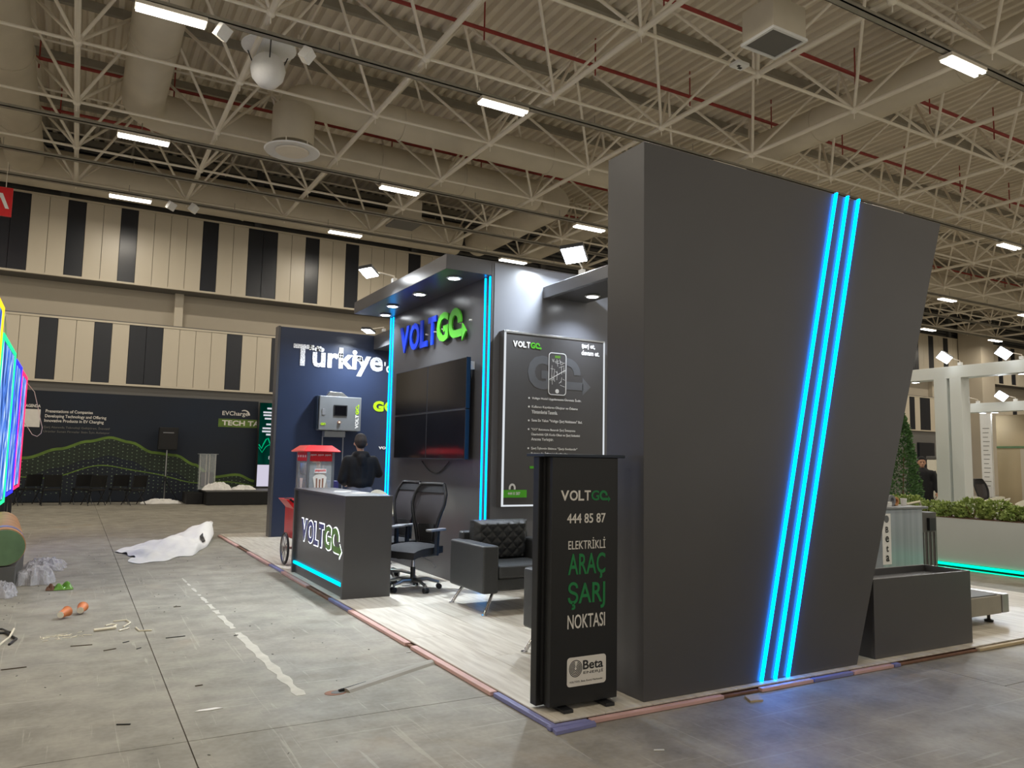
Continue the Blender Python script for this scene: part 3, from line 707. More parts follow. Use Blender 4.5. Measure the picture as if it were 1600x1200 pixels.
mb = MB(); text(mb, '444 8 587', (4.50, PY+0.004, 1.185), '-Y', w=0.17, h=0.036, bold=0.02, d=0.002); mb.build('text_line', 'white', po)
MB().ribbon([(4.56+0.035*math.cos(math.radians(a)), 1.265+0.045*math.sin(math.radians(a))) for a in range(-20, 201, 20)], 0.024, (0, PY+0.006, 0), *UY, 0.003).build('headset_mark', 'white', po)
MB().box(4.80, 5.4, PY+0.004, PY+0.01, 1.50, 1.53).build('green_tab', 'green', po)
MB().ribbon([(4.87, 1.39), (4.96, 1.39), (4.96, 1.48), (4.87, 1.48)], 0.008, (0, PY+0.006, 0), *UY, 0.003, closed=True).build('icon_frame', 'white', po)
MB().box(4.89, 5.0, PY+0.004, PY+0.01, 1.20, 1.37).build('store_badge', 'white', po)

# ---- video wall of four screens
tv = thing('video_wall', 'dark switched-off video wall of four screens under the letters', 'screen', (4.2, 9.75, 1.58))
MB().box(XV-0.06, XV-0.001, 8.75, 10.8, 1.75, 2.75).build('mount', 'plastic', tv)
for a, b in ((8.53, 9.73), (9.735, 10.935)):
    for c_, d_ in ((1.595, 2.22), (2.225, 2.87)):
        q = MB().box(4.175, 4.235, a, b, c_, d_).build('screen', 'plastic', tv, bevel=0.003, seg=1)
        MB().box(4.173, 4.1755, a+0.012, b-0.012, c_+0.012, d_-0.012).build('glass_face', 'black_gloss', q)
MB().tube([(XV-0.02, 9.4+0.9*i/12-0.2, 1.56-0.16*math.sin(PI*i/12)) for i in range(13)], 0.008, 6).build('cable', 'plastic', tv)
MB().box(4.24, XV-0.002, 8.55, 8.6, 2.72, 2.82).build('bracket', 'steel', tv)

# ---- patterned lettering wall (navy)
YT = 15.3
tw = thing('lettering_wall', 'navy wall with patterned white lettering at the far end of the stand', 'stand wall', (5.2, 15.4, PZ))
MB().box(3.40, 7.6, YT, YT+0.24, PZ, 4.14).build('panel', 'lam_blue', tw, bevel=0.003, seg=1)
MB().box(3.355, 3.399, YT-0.005, YT+0.25, PZ, 4.15).build('edge_board', 'lam', tw)
mb = MB(); text(mb, 'Türkiye', (3.66, YT-0.004, 3.26), '-Y', w=1.87, h=0.56, bold=0.03, d=0.008); mb.build('lettering', 'turk', tw)
for (x, z) in ((4.02, 3.77), (4.17, 3.76), (4.62, 3.66), (5.03, 3.62)):
    mb = MB()
    for dx in (-0.028, 0.028):
        for dz in (-0.028, 0.028): mb.prism([(x+dx+0.026*math.cos(i*PI/4), z+dz+0.026*math.sin(i*PI/4)) for i in range(8)], (0, YT-0.004, 0), *UY, 0.008)
    o = mb.build('flower_dot', 'white', tw); o['kind'] = 'stuff'
mb = MB(); text(mb, "'d", (5.56, YT-0.004, 3.38), '-Y', w=0.16, h=0.22, bold=0.02, d=0.006); mb.build('lettering', 'white', tw)
mb = MB(); text(mb, 'G', (5.35, YT-0.004, 2.55), '-Y', w=0.23, h=0.22, bold=0.06, d=0.006); mb.build('letter', 'lime', tw)
mb = MB(); arrow_c(mb, (5.60, YT-0.004, 2.55), '-Y', 0.23, 0.22, 0.006); mb.build('arrow_letter', 'lime', tw)
mb = MB(); text(mb, 'volt', (5.50, YT-0.004, 1.77), '-Y', w=0.25, h=0.085, bold=0.02, d=0.006); mb.build('lettering', 'white', tw)
hb = thing('header_beam', 'dark header beam above the far end joining the navy lettering wall', 'beam', (5.5, 13.4, 3.85))
MB().box(5.32, 5.9, YF, YT, 3.84, 4.14).build('soffit', 'lam', hb, bevel=0.003, seg=1)
downlight(5.55, 13.2, 3.838, (5.5, 13.2, 0), 'downlight under the far header beam beside the lettering')
# wall charger
wc = thing('wall_charger', 'grey wall-mounted charger cabinet with a small screen under the patterned lettering', 'charger', (4.6, 15.1, 2.1))
CY = YT-0.24
MB().box(4.165, 5.02, CY, YT-0.03, 2.12, 2.80).build('cabinet', 'box_grey', wc, bevel=0.012)
MB().box(4.125, 4.16, CY+0.02, YT-0.01, 2.14, 2.80).build('side_cover', 'navy_plastic', wc, bevel=0.004)
MB().prism([(4.32, 2.80), (4.76, 2.80), (4.64, 2.885), (4.38, 2.895)], (0, YT-0.06, 0), (1, 0, 0), (0, 0, 1), (0, -1, 0), 0.12).build('cable_hood', 'alu', wc, bevel=0.004)
q = MB().box(4.45, 4.73, CY-0.012, CY, 2.41, 2.63).build('display_frame', 'plastic', wc, bevel=0.004)
MB().box(4.475, 4.705, CY-0.014, CY-0.012, 2.43, 2.61).build('display', 'black_gloss', q)
q = MB().cyl((4.57, CY, 2.285), (4.57, CY-0.02, 2.285), 0.034, n=18).build('button_ring', 'rust', wc)
MB().cyl((4.57, CY-0.02, 2.285), (4.57, CY-0.03, 2.285), 0.02, n=14).build('button', 'cream', q)
MB().box(4.22, 4.28, CY-0.01, CY, 2.42, 2.54).build('lock_handle', 'greyplastic', wc, bevel=0.004)
FACES['-Yup'] = ((0, 0, 1), (-1, 0, 0), (0, -1, 0))
mb = MB(); text(mb, 'VOLT', (4.97, CY-0.002, 2.17), '-Yup', w=0.28, h=0.07, bold=0.05, d=0.004); mb.build('lettering', 'white', wc)
mb = MB(); text(mb, 'G', (4.97, CY-0.002, 2.455), '-Yup', w=0.085, h=0.07, bold=0.05, d=0.004); mb.build('letter', 'lime', wc)
mb = MB(); arrow_c(mb, (4.97, CY-0.002, 2.545), '-Yup', 0.08, 0.07, 0.004); mb.build('arrow_letter', 'lime', wc)
mb = MB(); text(mb, 'GO', (4.20, CY-0.002, 2.215), '-Y', w=0.10, h=0.05, bold=0.05, d=0.004); mb.build('lettering', 'lime', wc)
MB().box(4.30, 4.72, YT-0.2, YT-0.02, 1.99, 2.11).build('cable_box', 'box_grey', wc, bevel=0.006)
for x in (4.29, 4.71): MB().tube([(x, YT-0.1, 2.0), (x, YT-0.1, 1.5), (x+0.02, YT-0.12, 0.6)], 0.012, 6).build('cable', 'greyplastic', wc)

# ---- reception counter
ct = thing('reception_counter', 'dark reception counter with glowing letters and a cyan light line', 'counter', (2.95, 9.5, PZ))
CX, CX1, C0, C1, CZ = 2.66, 3.215, 8.40, 10.69, 1.155
MB().box(CX, CX1, C0, C0+0.06, PZ, CZ-0.012).build('end_panel', 'lam', ct)
MB().box(CX, CX1, C1-0.06, C1, PZ, CZ-0.012).build('end_panel', 'lam', ct)
MB().box(CX+0.035, CX+0.06, C0+0.06, C1-0.06, PZ, CZ-0.012).build('front_panel', 'lam', ct)
MB().box(CX-0.002, CX1+0.002, C0-0.002, C1+0.002, CZ-0.012, CZ+0.012).build('worktop', 'lam', ct, bevel=0.002, seg=1)
MB().box(CX+0.3, CX1-0.02, C0+0.06, C1-0.06, 0.6, 0.62).build('shelf', 'lam', ct)
MB().box(CX+0.012, CX+0.035, C0+0.06, C1-0.06, 0.162, 0.195).build('light_strip', 'led_counter', ct)
wordmark(ct, (CX+0.0315, 10.34, 0.50), '-X', 1.72, 0.28, 0.003, 'blue_dim', 'green_dim', bold=0.04)
wordmark(ct, (CX+0.0345, 10.352, 0.488), '-X', 1.74, 0.304, 0.002, 'led_halo', 'led_halo', bold=0.06)  # larger glowing copy behind the letters draws their halo of light
# papers, tray and small bowl edge on the counter
t = thing('brochure', 'loose pale brochures lying on the counter top', 'paper', (2.95, 9.4, CZ+0.012))
for k, (x, y, a) in enumerate(((2.86, 9.3, 0.2), (2.98, 9.55, -0.4), (3.02, 9.0, 0.6))):
    b = MB().box(-0.10, 0.10, -0.07, 0.07, 0, 0.003).build('sheet', 'offwhite' if k else 'alu', t, local=True); b.location = (x-2.95, y-9.4, 0.001*k); b.rotation_euler = (0, 0, a)
for x, y, lab in ((3.56, 10.75, 'left white plastic stool top showing above the counter'), (4.0, 10.95, 'right white plastic stool top showing above the counter')):
    t = thing('white_stool', lab, 'stool', (x, y, PZ), 'white stools behind the counter')
    MB().grid(lambda u, v: (x+0.20*math.cos(PI*(u)), y+0.20*math.sin(PI*(u))-0.04, PZ+0.72+0.36*v*math.sin(PI*(0.1+0.8*u))), 14, 6, (0, 0.012, 0)).build('backrest', 'cream', t, smooth=True)
    MB().lathe([(0.0, 0.70), (0.20, 0.70), (0.21, 0.73), (0.18, 0.76), (0.0, 0.75)], (x, y, PZ), 20).build('seat', 'cream', t, smooth=True)
    MB().cyl((x, y, PZ+0.02), (x, y, PZ+0.71), 0.03, n=12).build('post', 'chrome', t, smooth=True)
    MB().lathe([(0.0, 0.0), (0.2, 0.0), (0.2, 0.012), (0.04, 0.03), (0.0, 0.03)], (x, y, PZ), 24).build('base', 'chrome', t, smooth=True)

# ---- popcorn cart
pc = thing('popcorn_cart', 'red popcorn cart with glass cabinet and spoked wheels behind the counter', 'popcorn machine', (3.1, 11.35, PZ))
QX0, QX1, Q0, Q1 = 2.93, 3.32, 11.1, 11.72
MB().box(QX0-0.14, QX1+0.02, Q0, Q1, 0.42, 0.9).build('lower_body', 'red', pc, bevel=0.01)
MB().prism([(QX0-0.26, 0.98), (QX0-0.05, 0.98), (QX0-0.05, 0.74)], (0, Q1-0.05, 0), (1, 0, 0), (0, 0, 1), (0, -1, 0), 0.5).build('side_shelf', 'red', pc, bevel=0.006)
MB().box(QX0, QX1, Q0, Q1, 0.9, 1.10).build('cabinet_base', 'alu', pc)
for x in (QX0, QX1-0.03):
    for y in (Q0, Q1-0.03): MB().box(x, x+0.035, y, y+0.035, 1.10, 1.66).build('corner_post', 'alu', pc)
def pane(x0, x1, y0, y1): MB().box(x0, x1, y0, y1, 1.10, 1.55).build('pane', 'glass', pc)
pane(QX0+0.035, QX1-0.03, Q0+0.012, Q0+0.016); pane(QX0+0.035, QX1-0.03, Q1-0.016, Q1-0.012); pane(QX0+0.012, QX0+0.016, Q0+0.035, Q1-0.03); pane(QX1-0.016, QX1-0.012, Q0+0.035, Q1-0.03)
for a in ((QX0+0.03, QX1-0.03, Q0+0.004, Q0+0.012), (QX0+0.004, QX0+0.012, Q0+0.03, Q1-0.03)):
    MB().box(*a, 1.53, 1.66).build('red_band', 'red', pc)
for k in range(3):
    mb = MB(); text(mb, 'popcorn', (QX0+0.045+k*0.105, Q0+0.003, 1.60), '-Y', w=0.085, h=0.03, bold=0.02, d=0.002); mb.build('lettering', 'white', pc)
for k in range(4): MB().prism([(0.03*math.cos(i*PI/4), 0.02*math.sin(i*PI/4)) for i in range(8)], (QX0+0.003, Q1-0.1-k*0.13, 1.60), (0, -1, 0), (0, 0, 1), (-1, 0, 0), 0.002).build('star_mark', 'offwhite', pc)
rz = 1.66
def roofring(e, z): return [(QX0-e, Q0-e, z), (QX1+e, Q0-e, z), (QX1+e, Q1+e, z), (QX0-e, Q1+e, z)]
MB().add(roofring(0.06, rz)+roofring(0.075, rz+0.015)+roofring(-0.03, rz+0.10), [(3, 2, 1, 0), (8, 9, 10, 11)]+[(i, (i+1) % 4, 4+(i+1) % 4, 4+i) for i in range(4)]+[(4+i, 4+(i+1) % 4, 8+(i+1) % 4, 8+i) for i in range(4)]).build('roof', 'red', pc)
MB().lathe([(0.0, 0.0), (0.10, 0.0), (0.12, 0.1), (0.12, 0.16), (0.0, 0.17)], (3.02, 11.4, 1.34), 18).build('kettle', 'alu', pc, smooth=True)
MB().cyl((3.02, 11.4, 1.5), (3.02, 11.4, 1.66), 0.02, n=8).build('kettle_hanger', 'plastic', pc)
MB().box(QX0+0.02, QX1-0.02, Q0+0.02, Q1-0.02, 1.10, 1.125).build('tray', 'plastic', pc)
MB().box(3.04, 3.21, Q0+0.004, Q0+0.010, 1.36, 1.42).build('sign_card', 'white', pc)
mb = MB(); text(mb, 'popcorn', (3.05, Q0+0.003, 1.372), '-Y', w=0.15, h=0.036, bold=0.03, d=0.002); mb.build('lettering', 'red', pc)
MB().prism([(3.02, 1.30), (3.06, 1.335), (3.12, 1.345), (3.18, 1.335), (3.22, 1.30), (3.19, 1.11), (3.05, 1.11)], (0, Q0+0.008, 0), *UY, 0.004).build('popcorn_decal', 'offwhite', pc)
for k in range(3): MB().prism([(3.062+k*0.045, 1.27-abs(k-1)*-0.015), (3.085+k*0.045, 1.27-abs(k-1)*-0.015), (3.085+k*0.042, 1.12), (3.068+k*0.042, 1.12)], (0, Q0+0.003, 0), *UY, 0.002).build('decal_stripe', 'rust', pc)
MB().prism([(0.02, 0.0), (0.12, 0.0), (0.15, 0.16), (0.0, 0.16)], (QX0+0.009, 11.5, 1.12), (0, -1, 0), (0, 0, 1), (-1, 0, 0), 0.003).build('popcorn_decal', 'offwhite', pc)
def cart_wheel(x, y, z, r):
    w = MB()
    pr = [(0.018*math.cos(i*PI/4)+0, r-0.018+0.018*math.sin(i*PI/4)) for i in range(8)]
    n = 28; vs = [(x+a, y+b*math.cos(2*PI*k/n), z+b*math.sin(2*PI*k/n)) for k in range(n) for a, b in pr]
    fs = [(k*8+i, k*8+(i+1) % 8, ((k+1) % n)*8+(i+1) % 8, ((k+1) % n)*8+i) for k in range(n) for i in range(8)]
    wh = w.add(vs, fs).build('wheel', 'plastic', pc, smooth=True)
    w2 = MB(); pr = [(0.010*math.cos(i*PI/3), r-0.042+0.010*math.sin(i*PI/3)) for i in range(6)]
    vs = [(x+a, y+b*math.cos(2*PI*k/n), z+b*math.sin(2*PI*k/n)) for k in range(n) for a, b in pr]
    w2.add(vs, [(k*6+i, k*6+(i+1) % 6, ((k+1) % n)*6+(i+1) % 6, ((k+1) % n)*6+i) for k in range(n) for i in range(6)]).build('rim', 'alu', wh, smooth=True)
    for k in range(8): MB().cyl((x, y, z), (x, y+(r-0.04)*math.cos(k*PI/4+0.2), z+(r-0.04)*math.sin(k*PI/4+0.2)), 0.007, n=6).build('spoke', 'alu', wh)
    MB().cyl((x-0.03, y, z), (x+0.03, y, z), 0.03, n=14).build('hub', 'alu', wh)
cart_wheel(QX0-0.19, 11.42, PZ+0.23, 0.23); cart_wheel(QX1+0.1, 11.42, PZ+0.23, 0.23)
MB().cyl((QX0-0.19, 11.42, PZ+0.23), (QX1+0.1, 11.42, PZ+0.23), 0.018, n=8).build('axle', 'alu', pc)
MB().box(QX0-0.08, QX0-0.03, Q0+0.03, Q0+0.07, PZ, 0.42).build('leg', 'red', pc)
MB().box(QX1-0.05, QX1, Q0+0.03, Q0+0.07, PZ, 0.42).build('leg', 'red', pc)
MB().tube([(QX0-0.1, Q0+0.1, 0.9), (QX0-0.2, Q0+0.05, 0.98), (QX0-0.22, Q0+0.3, 0.98), (QX0-0.1, Q0+0.4, 0.9)], 0.014, 8).build('handle', 'plastic', pc, smooth=True)
# long cardboard tube leaning by the cart
t = MB().tube([(3.62, 11.75, PZ), (3.33, 12.1, 1.62)], 0.075, 16).build('leaning_roll', 'cardboard', smooth=True)
tag(t, 'rolled cardboard tube leaning behind the popcorn cart', 'roll')
t = MB().box(3.70, 3.86, 12.6, 12.8, PZ, 1.2).build('blue_crate', 'blue_dim', bevel=0.01); tag(t, 'dark blue upright box between the popcorn cart and the man', 'box')

# ---- office chairs
def BACKW(v):
    pts = ((0, 0.125), (0.2, 0.14), (0.42, 0.185), (0.66, 0.235), (0.85, 0.225), (1.0, 0.165))
    for (a, b), (c_, d_) in zip(pts[:-1], pts[1:]):
        if v <= c_+1e-6: return b+(d_-b)*(v-a)/(c_-a)
    return 0.165
def office_chair():
    t = thing('office_chair', 'x', 'office chair')
    def back(u, v):   # u across, v up; back is at +x side, faces -x
        z = 0.50+0.66*v; w = BACKW(v)
        return (0.22+0.10*v+0.05*(1-(2*u-1)**2)*0.6-0.05*math.sin(PI*v), (2*u-1)*w, z)
    ring = [back(u/8, 1) for u in range(9)] + [back(1, 1-v/12) for v in range(1, 13)] + [back(1-u/8, 0) for u in range(1, 9)] + [back(0, v/12) for v in range(1, 12)]
    ring.append(ring[0])
    MB().tube(ring, 0.020, 8).build('back_frame', 'plastic', t, smooth=True)
    MB().grid(lambda u, v: back(u, v), 10, 14, (0.004, 0, 0)).build('back_mesh', 'meshback', t, smooth=True)
    MB().grid(lambda u, v: tuple(Vector(back(0.14+0.72*u, 0.02+0.30*v))+Vector((-0.012, 0, 0))), 8, 5, (0.03, 0, 0)).build('lumbar_pad', 'fabric', t, smooth=True)
    MB().grid(lambda u, v: tuple(Vector(back(u, 0.86+0.13*v))+Vector((-0.01, 0, 0))), 8, 3, (0.02, 0, 0)).build('head_band', 'fabric', t, smooth=True)
    s_ = MB()
    def seat(u, v):
        a = 2*u-1; b = 2*v-1; e = (abs(a)**4+abs(b)**4)
        return (-0.27+0.52*u, b*0.25*(1-0.10*a*a), 0.475+0.035*(1-min(1, e))-0.035*max(0, -a)**3)
    s_.grid(seat, 12, 12, (0, 0, -0.075)); s_.build('seat', 'fabric', t, smooth=True, bevel=0)
    MB().box(-0.12, 0.16, -0.11, 0.11, 0.355, 0.40).build('mechanism', 'navy_plastic', t, bevel=0.01)
    MB().tube([(0.14, 0, 0.37), (0.25, 0, 0.40), (0.28, 0, 0.55)], 0.03, 8).build('back_bracket', 'navy_plastic', t, smooth=True)
    for s2 in (-1, 1):
        MB().tube([(0.02, s2*0.20, 0.39), (0.04, s2*0.29, 0.40), (0.05, s2*0.295, 0.66)], [0.02, 0.028, 0.026], 8).build('arm_post', 'navy_plastic', t, smooth=True)
        MB().box(-0.12, 0.16, s2*0.295-0.04, s2*0.295+0.04, 0.66, 0.685).build('armrest', 'greyplastic', t, bevel=0.010)
    MB().tube([(0.0, -0.1, 0.37), (0.0, -0.24, 0.33), (0.02, -0.30, 0.27)], [0.008, 0.008, 0.018], 8).build('lever', 'greyplastic', t, smooth=True)
    MB().cyl((-0.12, 0.1, 0.34), (-0.12, 0.1, 0.40), 0.03, n=10).build('tension_knob', 'plastic', t, smooth=True)
    MB().cyl((0, 0, 0.24), (0, 0, 0.37), 0.016, n=12).build('gas_lift', 'chrome', t, smooth=True)
    MB().cyl((0, 0, 0.10), (0, 0, 0.25), 0.028, n=14).build('column', 'plastic', t, smooth=True)
    MB().lathe([(0.0, 0.08), (0.045, 0.08), (0.045, 0.125), (0.0, 0.13)], (0, 0, 0), 16).build('hub', 'plastic', t, smooth=True)
    for k in range(5):
        a = 2*PI*k/5+0.55; c_, s3 = math.cos(a), math.sin(a)
        lg = MB().tube([(0.03*c_, 0.03*s3, 0.105), (0.16*c_, 0.16*s3, 0.115), (0.30*c_, 0.30*s3, 0.075)], [0.024, 0.02, 0.015], 8).build('base_leg', 'alu', t, smooth=True)
        p = Vector((0.30*c_, 0.30*s3, 0.03)); w = Vector((-s3, c_, 0))
        MB().cyl(p-w*0.028, p-w*0.008, 0.03, n=14).cyl(p+w*0.008, p+w*0.028, 0.03, n=14).cyl(p-w*0.01, p+w*0.01, 0.02, n=10).build('caster', 'plastic', lg, smooth=True)
    return t
oc = office_chair(); oc.location = (3.62, 8.72, PZ); oc.rotation_euler = (0, 0, 0.5); oc.scale = (1.07, 1.07, 1.07)
oc['label'] = 'black mesh office chair nearer the armchair'; oc['group'] = 'office chairs behind the counter'
o2 = copy_tree(oc); o2.location = (3.60, 9.50, PZ); o2.rotation_euler = (0, 0, 0.28); o2['label'] = 'black mesh office chair partly hidden by the counter'

# ---- armchairs
def armchair():
    t = thing('armchair', 'x', 'armchair')    # faces -Y, width along X 0..0.92, depth 0..0.86
    w = 0.98; d = 0.80
    for x in (0.0, w-0.17): MB().box(x, x+0.17, 0, d, 0.20, 0.66).build('arm', 'leather', t, bevel=0.022, seg=3)
    MB().box(0.17, w-0.17, 0.05, d, 0.20, 0.33).build('seat_base', 'leather', t, bevel=0.01)
    MB().box(0.175, w-0.175, 0.0, d-0.24, 0.335, 0.46).build('seat_cushion', 'leather', t, bevel=0.025, seg=3)
    MB().box(0.10, w-0.10, d-0.10, d+0.02, 0.20, 0.74).build('back_panel', 'leather', t, bevel=0.02, seg=3)
    def quilt(u, v):
        a = (u*5+v*3.4); b = (u*5-v*3.4); dd = min(abs(a-round(a)), abs(b-round(b)))
        e = min(1, 12*min(u, 1-u, v, 1-v)); p = 0.020*min(1, dd*3.4)**0.6
        return (0.175+(w-0.35)*u, d-0.22-p*e-0.02*e-0.03*(v-0.5)+(1-e)*0.03, 0.44+0.42*v)
    MB().grid(quilt, 60, 44, (0, 0.10, 0)).build('quilted_back_cushion', 'leather', t, smooth=True)
    for y, dy in ((0.06, -0.06), (d-0.08, 0.05)):
        MB().tube([(0.02, y+dy, 0.0), (0.13, y, 0.19), (0.17, y, 0.212), (w-0.17, y, 0.212), (w-0.13, y, 0.19), (w-0.02, y+dy, 0.0)], 0.015, 10).build('leg_frame', 'chrome', t, smooth=True)
        for x in (0.02, w-0.02): MB().cyl((x, y+dy, 0.0), (x, y+dy, 0.01), 0.028, n=14).build('foot', 'chrome', t, smooth=True)
    return t
ac = armchair(); ac.location = (3.66, 6.98, PZ); ac['label'] = 'dark leather armchair with a quilted backrest facing the camera'; ac['group'] = 'leather armchairs'
ac.scale = (1.06, 1.0, 1.04)
a2 = copy_tree(ac); a2.location = (4.32, 5.55, PZ); a2.rotation_euler = (0, 0, PI); a2['label'] = 'dark leather armchair mostly hidden behind the black totem'

# ---- totem
TY = 4.17
tt = thing('charging_totem', 'black information totem with white and green lettering by the stand corner', 'totem', (2.93, 4.25, PZ))
MB().box(2.672, 3.192, TY, TY+0.075, PZ+0.03, 1.625).build('front_panel', 'totem', tt, bevel=0.004)
MB().box(2.63, 3.19, TY+0.10, TY+0.17, PZ+0.02, 1.625).build('rear_panel', 'totem', tt, bevel=0.004)
MB().box(2.66, 3.18, TY+0.075, TY+0.10, PZ+0.05, 1.62).build('spine', 'black', tt)
MB().box(2.60, 3.245, TY-0.01, TY+0.21, 1.625, 1.645).build('cap', 'navy_plastic', tt, bevel=0.003)
for x in (2.74, 3.06): MB().box(x, x+0.07, TY-0.06, TY+0.24, PZ, PZ+0.022).build('foot', 'plastic', tt, bevel=0.003)
TF = TY-0.0005
wordmark(tt, (2.735, TF, 1.345), '-Y', 0.385, 0.066, 0.002, 'offwhite', 'green_dark', bold=0.02)
def tline(s_, z, h, m, x0=2.797, x1=3.09, bold=0.0):
    mb = MB(); text(mb, s_, (x0, TF, z), '-Y', w=x1-x0, h=h, bold=bold, d=0.002); mb.build('text_line', m, tt)
tline('444 85 87', 1.200, 0.062, 'offwhite', 2.785, 3.09, 0.01)
tline('ELEKTRİKLİ', 1.035, 0.072, 'offwhite')
tline('ARAÇ', 0.842, 0.165, 'green_dark', bold=0.012)
tline('ŞARJ', 0.650, 0.178, 'green_dark', bold=0.012)
tline('NOKTASI', 0.535, 0.088, 'offwhite', bold=0.005)
cd = MB().prism(rrect(2.797, 3.10, 0.178, 0.358, 0.022), (0, TF, 0), *UY, 0.002).build('maker_plate', 'offwhite', tt)
for k in range(5):
    r_ = 0.012+0.009*k
    MB().ribbon([(2.862+r_*math.cos(math.radians(a)), 0.288+1.05*r_*math.sin(math.radians(a))) for a in range(100 if k < 4 else 0, 445 if k < 4 else 360, 15)], 0.0048, (0, TF-0.002, 0), *UY, 0.001, closed=(k == 4)).build('ring_mark', 'black', cd)
mb = MB(); text(mb, 'Beta', (2.918, TF-0.002, 0.275), '-Y', w=0.158, h=0.058, bold=0.02, d=0.001); mb.build('lettering', 'black', cd)
mb = MB(); text(mb, 'ENERJİ', (2.922, TF-0.002, 0.243), '-Y', w=0.155, h=0.026, bold=0.0, d=0.001); mb.build('lettering', 'black', cd)
mb = MB(); text(mb, 'VOLTGO, Beta Enerji Markasıdır.', (2.815, TF-0.002, 0.198), '-Y', w=0.262, h=0.014, bold=0.0, d=0.001); mb.build('lettering', 'black', cd)

# ---- open trough beside the big wall
tr = thing('planter_trough', 'empty dark grey rectangular planter trough right of the big wall', 'planter', (6.46, 4.33, PZ))
x0, x1, y0, y1, zt = 5.772, 7.15, 4.12, 4.56, 0.678
MB().box(x0, x1, y0, y0+0.018, PZ, zt).build('front_board', 'lam', tr, bevel=0.002, seg=1)
MB().box(x0, x1, y1-0.018, y1, PZ, zt).build('back_board', 'lam', tr, bevel=0.002, seg=1)
MB().box(x0, x0+0.018, y0+0.018, y1-0.018, PZ, zt).build('end_board', 'lam', tr); MB().box(x1-0.018, x1, y0+0.018, y1-0.018, PZ, zt).build('end_board', 'lam', tr)
MB().box(x0+0.018, x1-0.018, y0+0.018, y1-0.018, zt-0.08, zt-0.06).build('inner_board', 'lam_grey_lit', tr)
# ---- low metal test platform
dp = thing('weighing_platform', 'low steel platform on small feet behind the trough', 'platform scale', (7.9, 5.0, PZ))
MB().box(7.0, 8.34, 4.5, 5.5, 0.135, 0.315).build('side_frame', 'galv', dp, bevel=0.006)
MB().box(8.345, 8.46, 4.49, 5.5, 0.14, 0.325).build('end_cap', 'alu', dp, bevel=0.006)
MB().box(7.02, 8.30, 4.52, 5.48, 0.315, 0.325).build('top_plate', 'louvre', dp)
for x in (7.15, 8.28):
    for y in (4.6, 5.4): MB().lathe([(0.04, 0.0), (0.045, 0.02), (0.015, 0.03), (0.015, 0.10)], (x, y, PZ), 14).build('foot', 'plastic', dp, smooth=True)
# ---- Beta metal cabinet
bc = thing('metal_cabinet', 'shiny metal charger cabinet with a vertical white name label', 'cabinet', (9.2, 6.3, PZ))
MB().box(8.60, 9.42, 6.0, 6.6, PZ, 1.08).build('body', 'sheetmetal', bc, bevel=0.012)
MB().box(9.42, 9.76, 6.03, 6.6, PZ, 1.03).build('side_section', 'louvre', bc, bevel=0.008)
for x in (9.46, 9.54, 9.62, 9.70): MB().box(x, x+0.012, 6.015, 6.03, PZ+0.05, 0.78).build('rib', 'alu', bc)
MB().box(9.55, 9.68, 5.99, 6.03, 0.80, 0.96).build('meter', 'plastic', bc, bevel=0.004)
MB().box(8.55, 9.50, 5.97, 6.63, 1.08, 1.11).build('lid', 'greyplastic', bc, bevel=0.006)
lb = MB().box(8.60, 8.765, 5.996, 6.0, 0.42, 1.03).build('label', 'white', bc)
for k, ch in enumerate('Beta'):
    mb = MB(); text(mb, ch, (8.685, 5.994, 0.80-0.115*k), '-Y', h=0.075, bold=0.02, d=0.002, align='C'); mb.build('letter', 'black', lb)
MB().prism([(8.685+0.045*math.cos(i*PI/10), 0.965+0.045*math.sin(i*PI/10)) for i in range(20)], (0, 5.996, 0), *UY, 0.002).build('emblem', 'grey_print', lb)
for (nm_, x, y, w, h, m, lab, cat) in (('paper_stack', 8.75, 6.2, 0.25, 0.06, 'white', 'pile of white papers on the metal cabinet', 'paper'), ('tape_roll', 9.0, 6.15, 0.07, 0.09, 'greyplastic', 'grey tape roll standing on the metal cabinet', 'tape'),
        ('tape_roll', 9.16, 6.2, 0.055, 0.1, 'cardboard', 'brown tape roll on the metal cabinet', 'tape'), ('paper_cup', 9.34, 6.2, 0.04, 0.09, 'white', 'small white cup on the metal cabinet', 'cup'), ('dark_tin', 8.88, 6.45, 0.07, 0.26, 'plastic', 'dark round tin at the back of the metal cabinet', 'tin')):
    t = thing(nm_, lab, cat, (x, y, 1.11))
    if nm_ == 'paper_stack':
        for k in range(4):
            b = MB().box(-w/2, w/2, -0.15, 0.15, 0, 0.012).build('sheet_bundle', m, t, local=True); b.location = (0.01*k, 0, 0.0145*k); b.rotation_euler = (0, 0, 0.1*k)
    elif nm_ == 'tape_roll':
        n = 24; vs = []
        for k in range(n):
            a = 2*PI*k/n
            for rr_, yy_ in ((w, -0.025), (w, 0.025), (w*0.55, 0.025), (w*0.55, -0.025)): vs.append((x+rr_*math.cos(a), y+yy_, 1.11+w+rr_*math.sin(a)))
        MB().add(vs, [(k*4+i, k*4+(i+1) % 4, ((k+1) % n)*4+(i+1) % 4, ((k+1) % n)*4+i) for k in range(n) for i in range(4)]).build('roll', m, t, smooth=True)
    else: MB().lathe([(0.0, 0.0), (w*0.8, 0.0), (w, h), (w*1.06, h), (w*0.9, h-0.01), (0.0, h*0.9)], (x, y, 1.11), 18).build('body', m, t, smooth=True)
t = MB().tube([(9.40, 6.2, 1.125), (9.6, 6.15, 1.16), (9.72, 6.2, 1.06), (9.70, 6.3, 1.04)], 0.014, 8).build('white_cable', 'wire_w', smooth=True); tag(t, 'white cable lying over the end of the metal cabinet', 'cable')

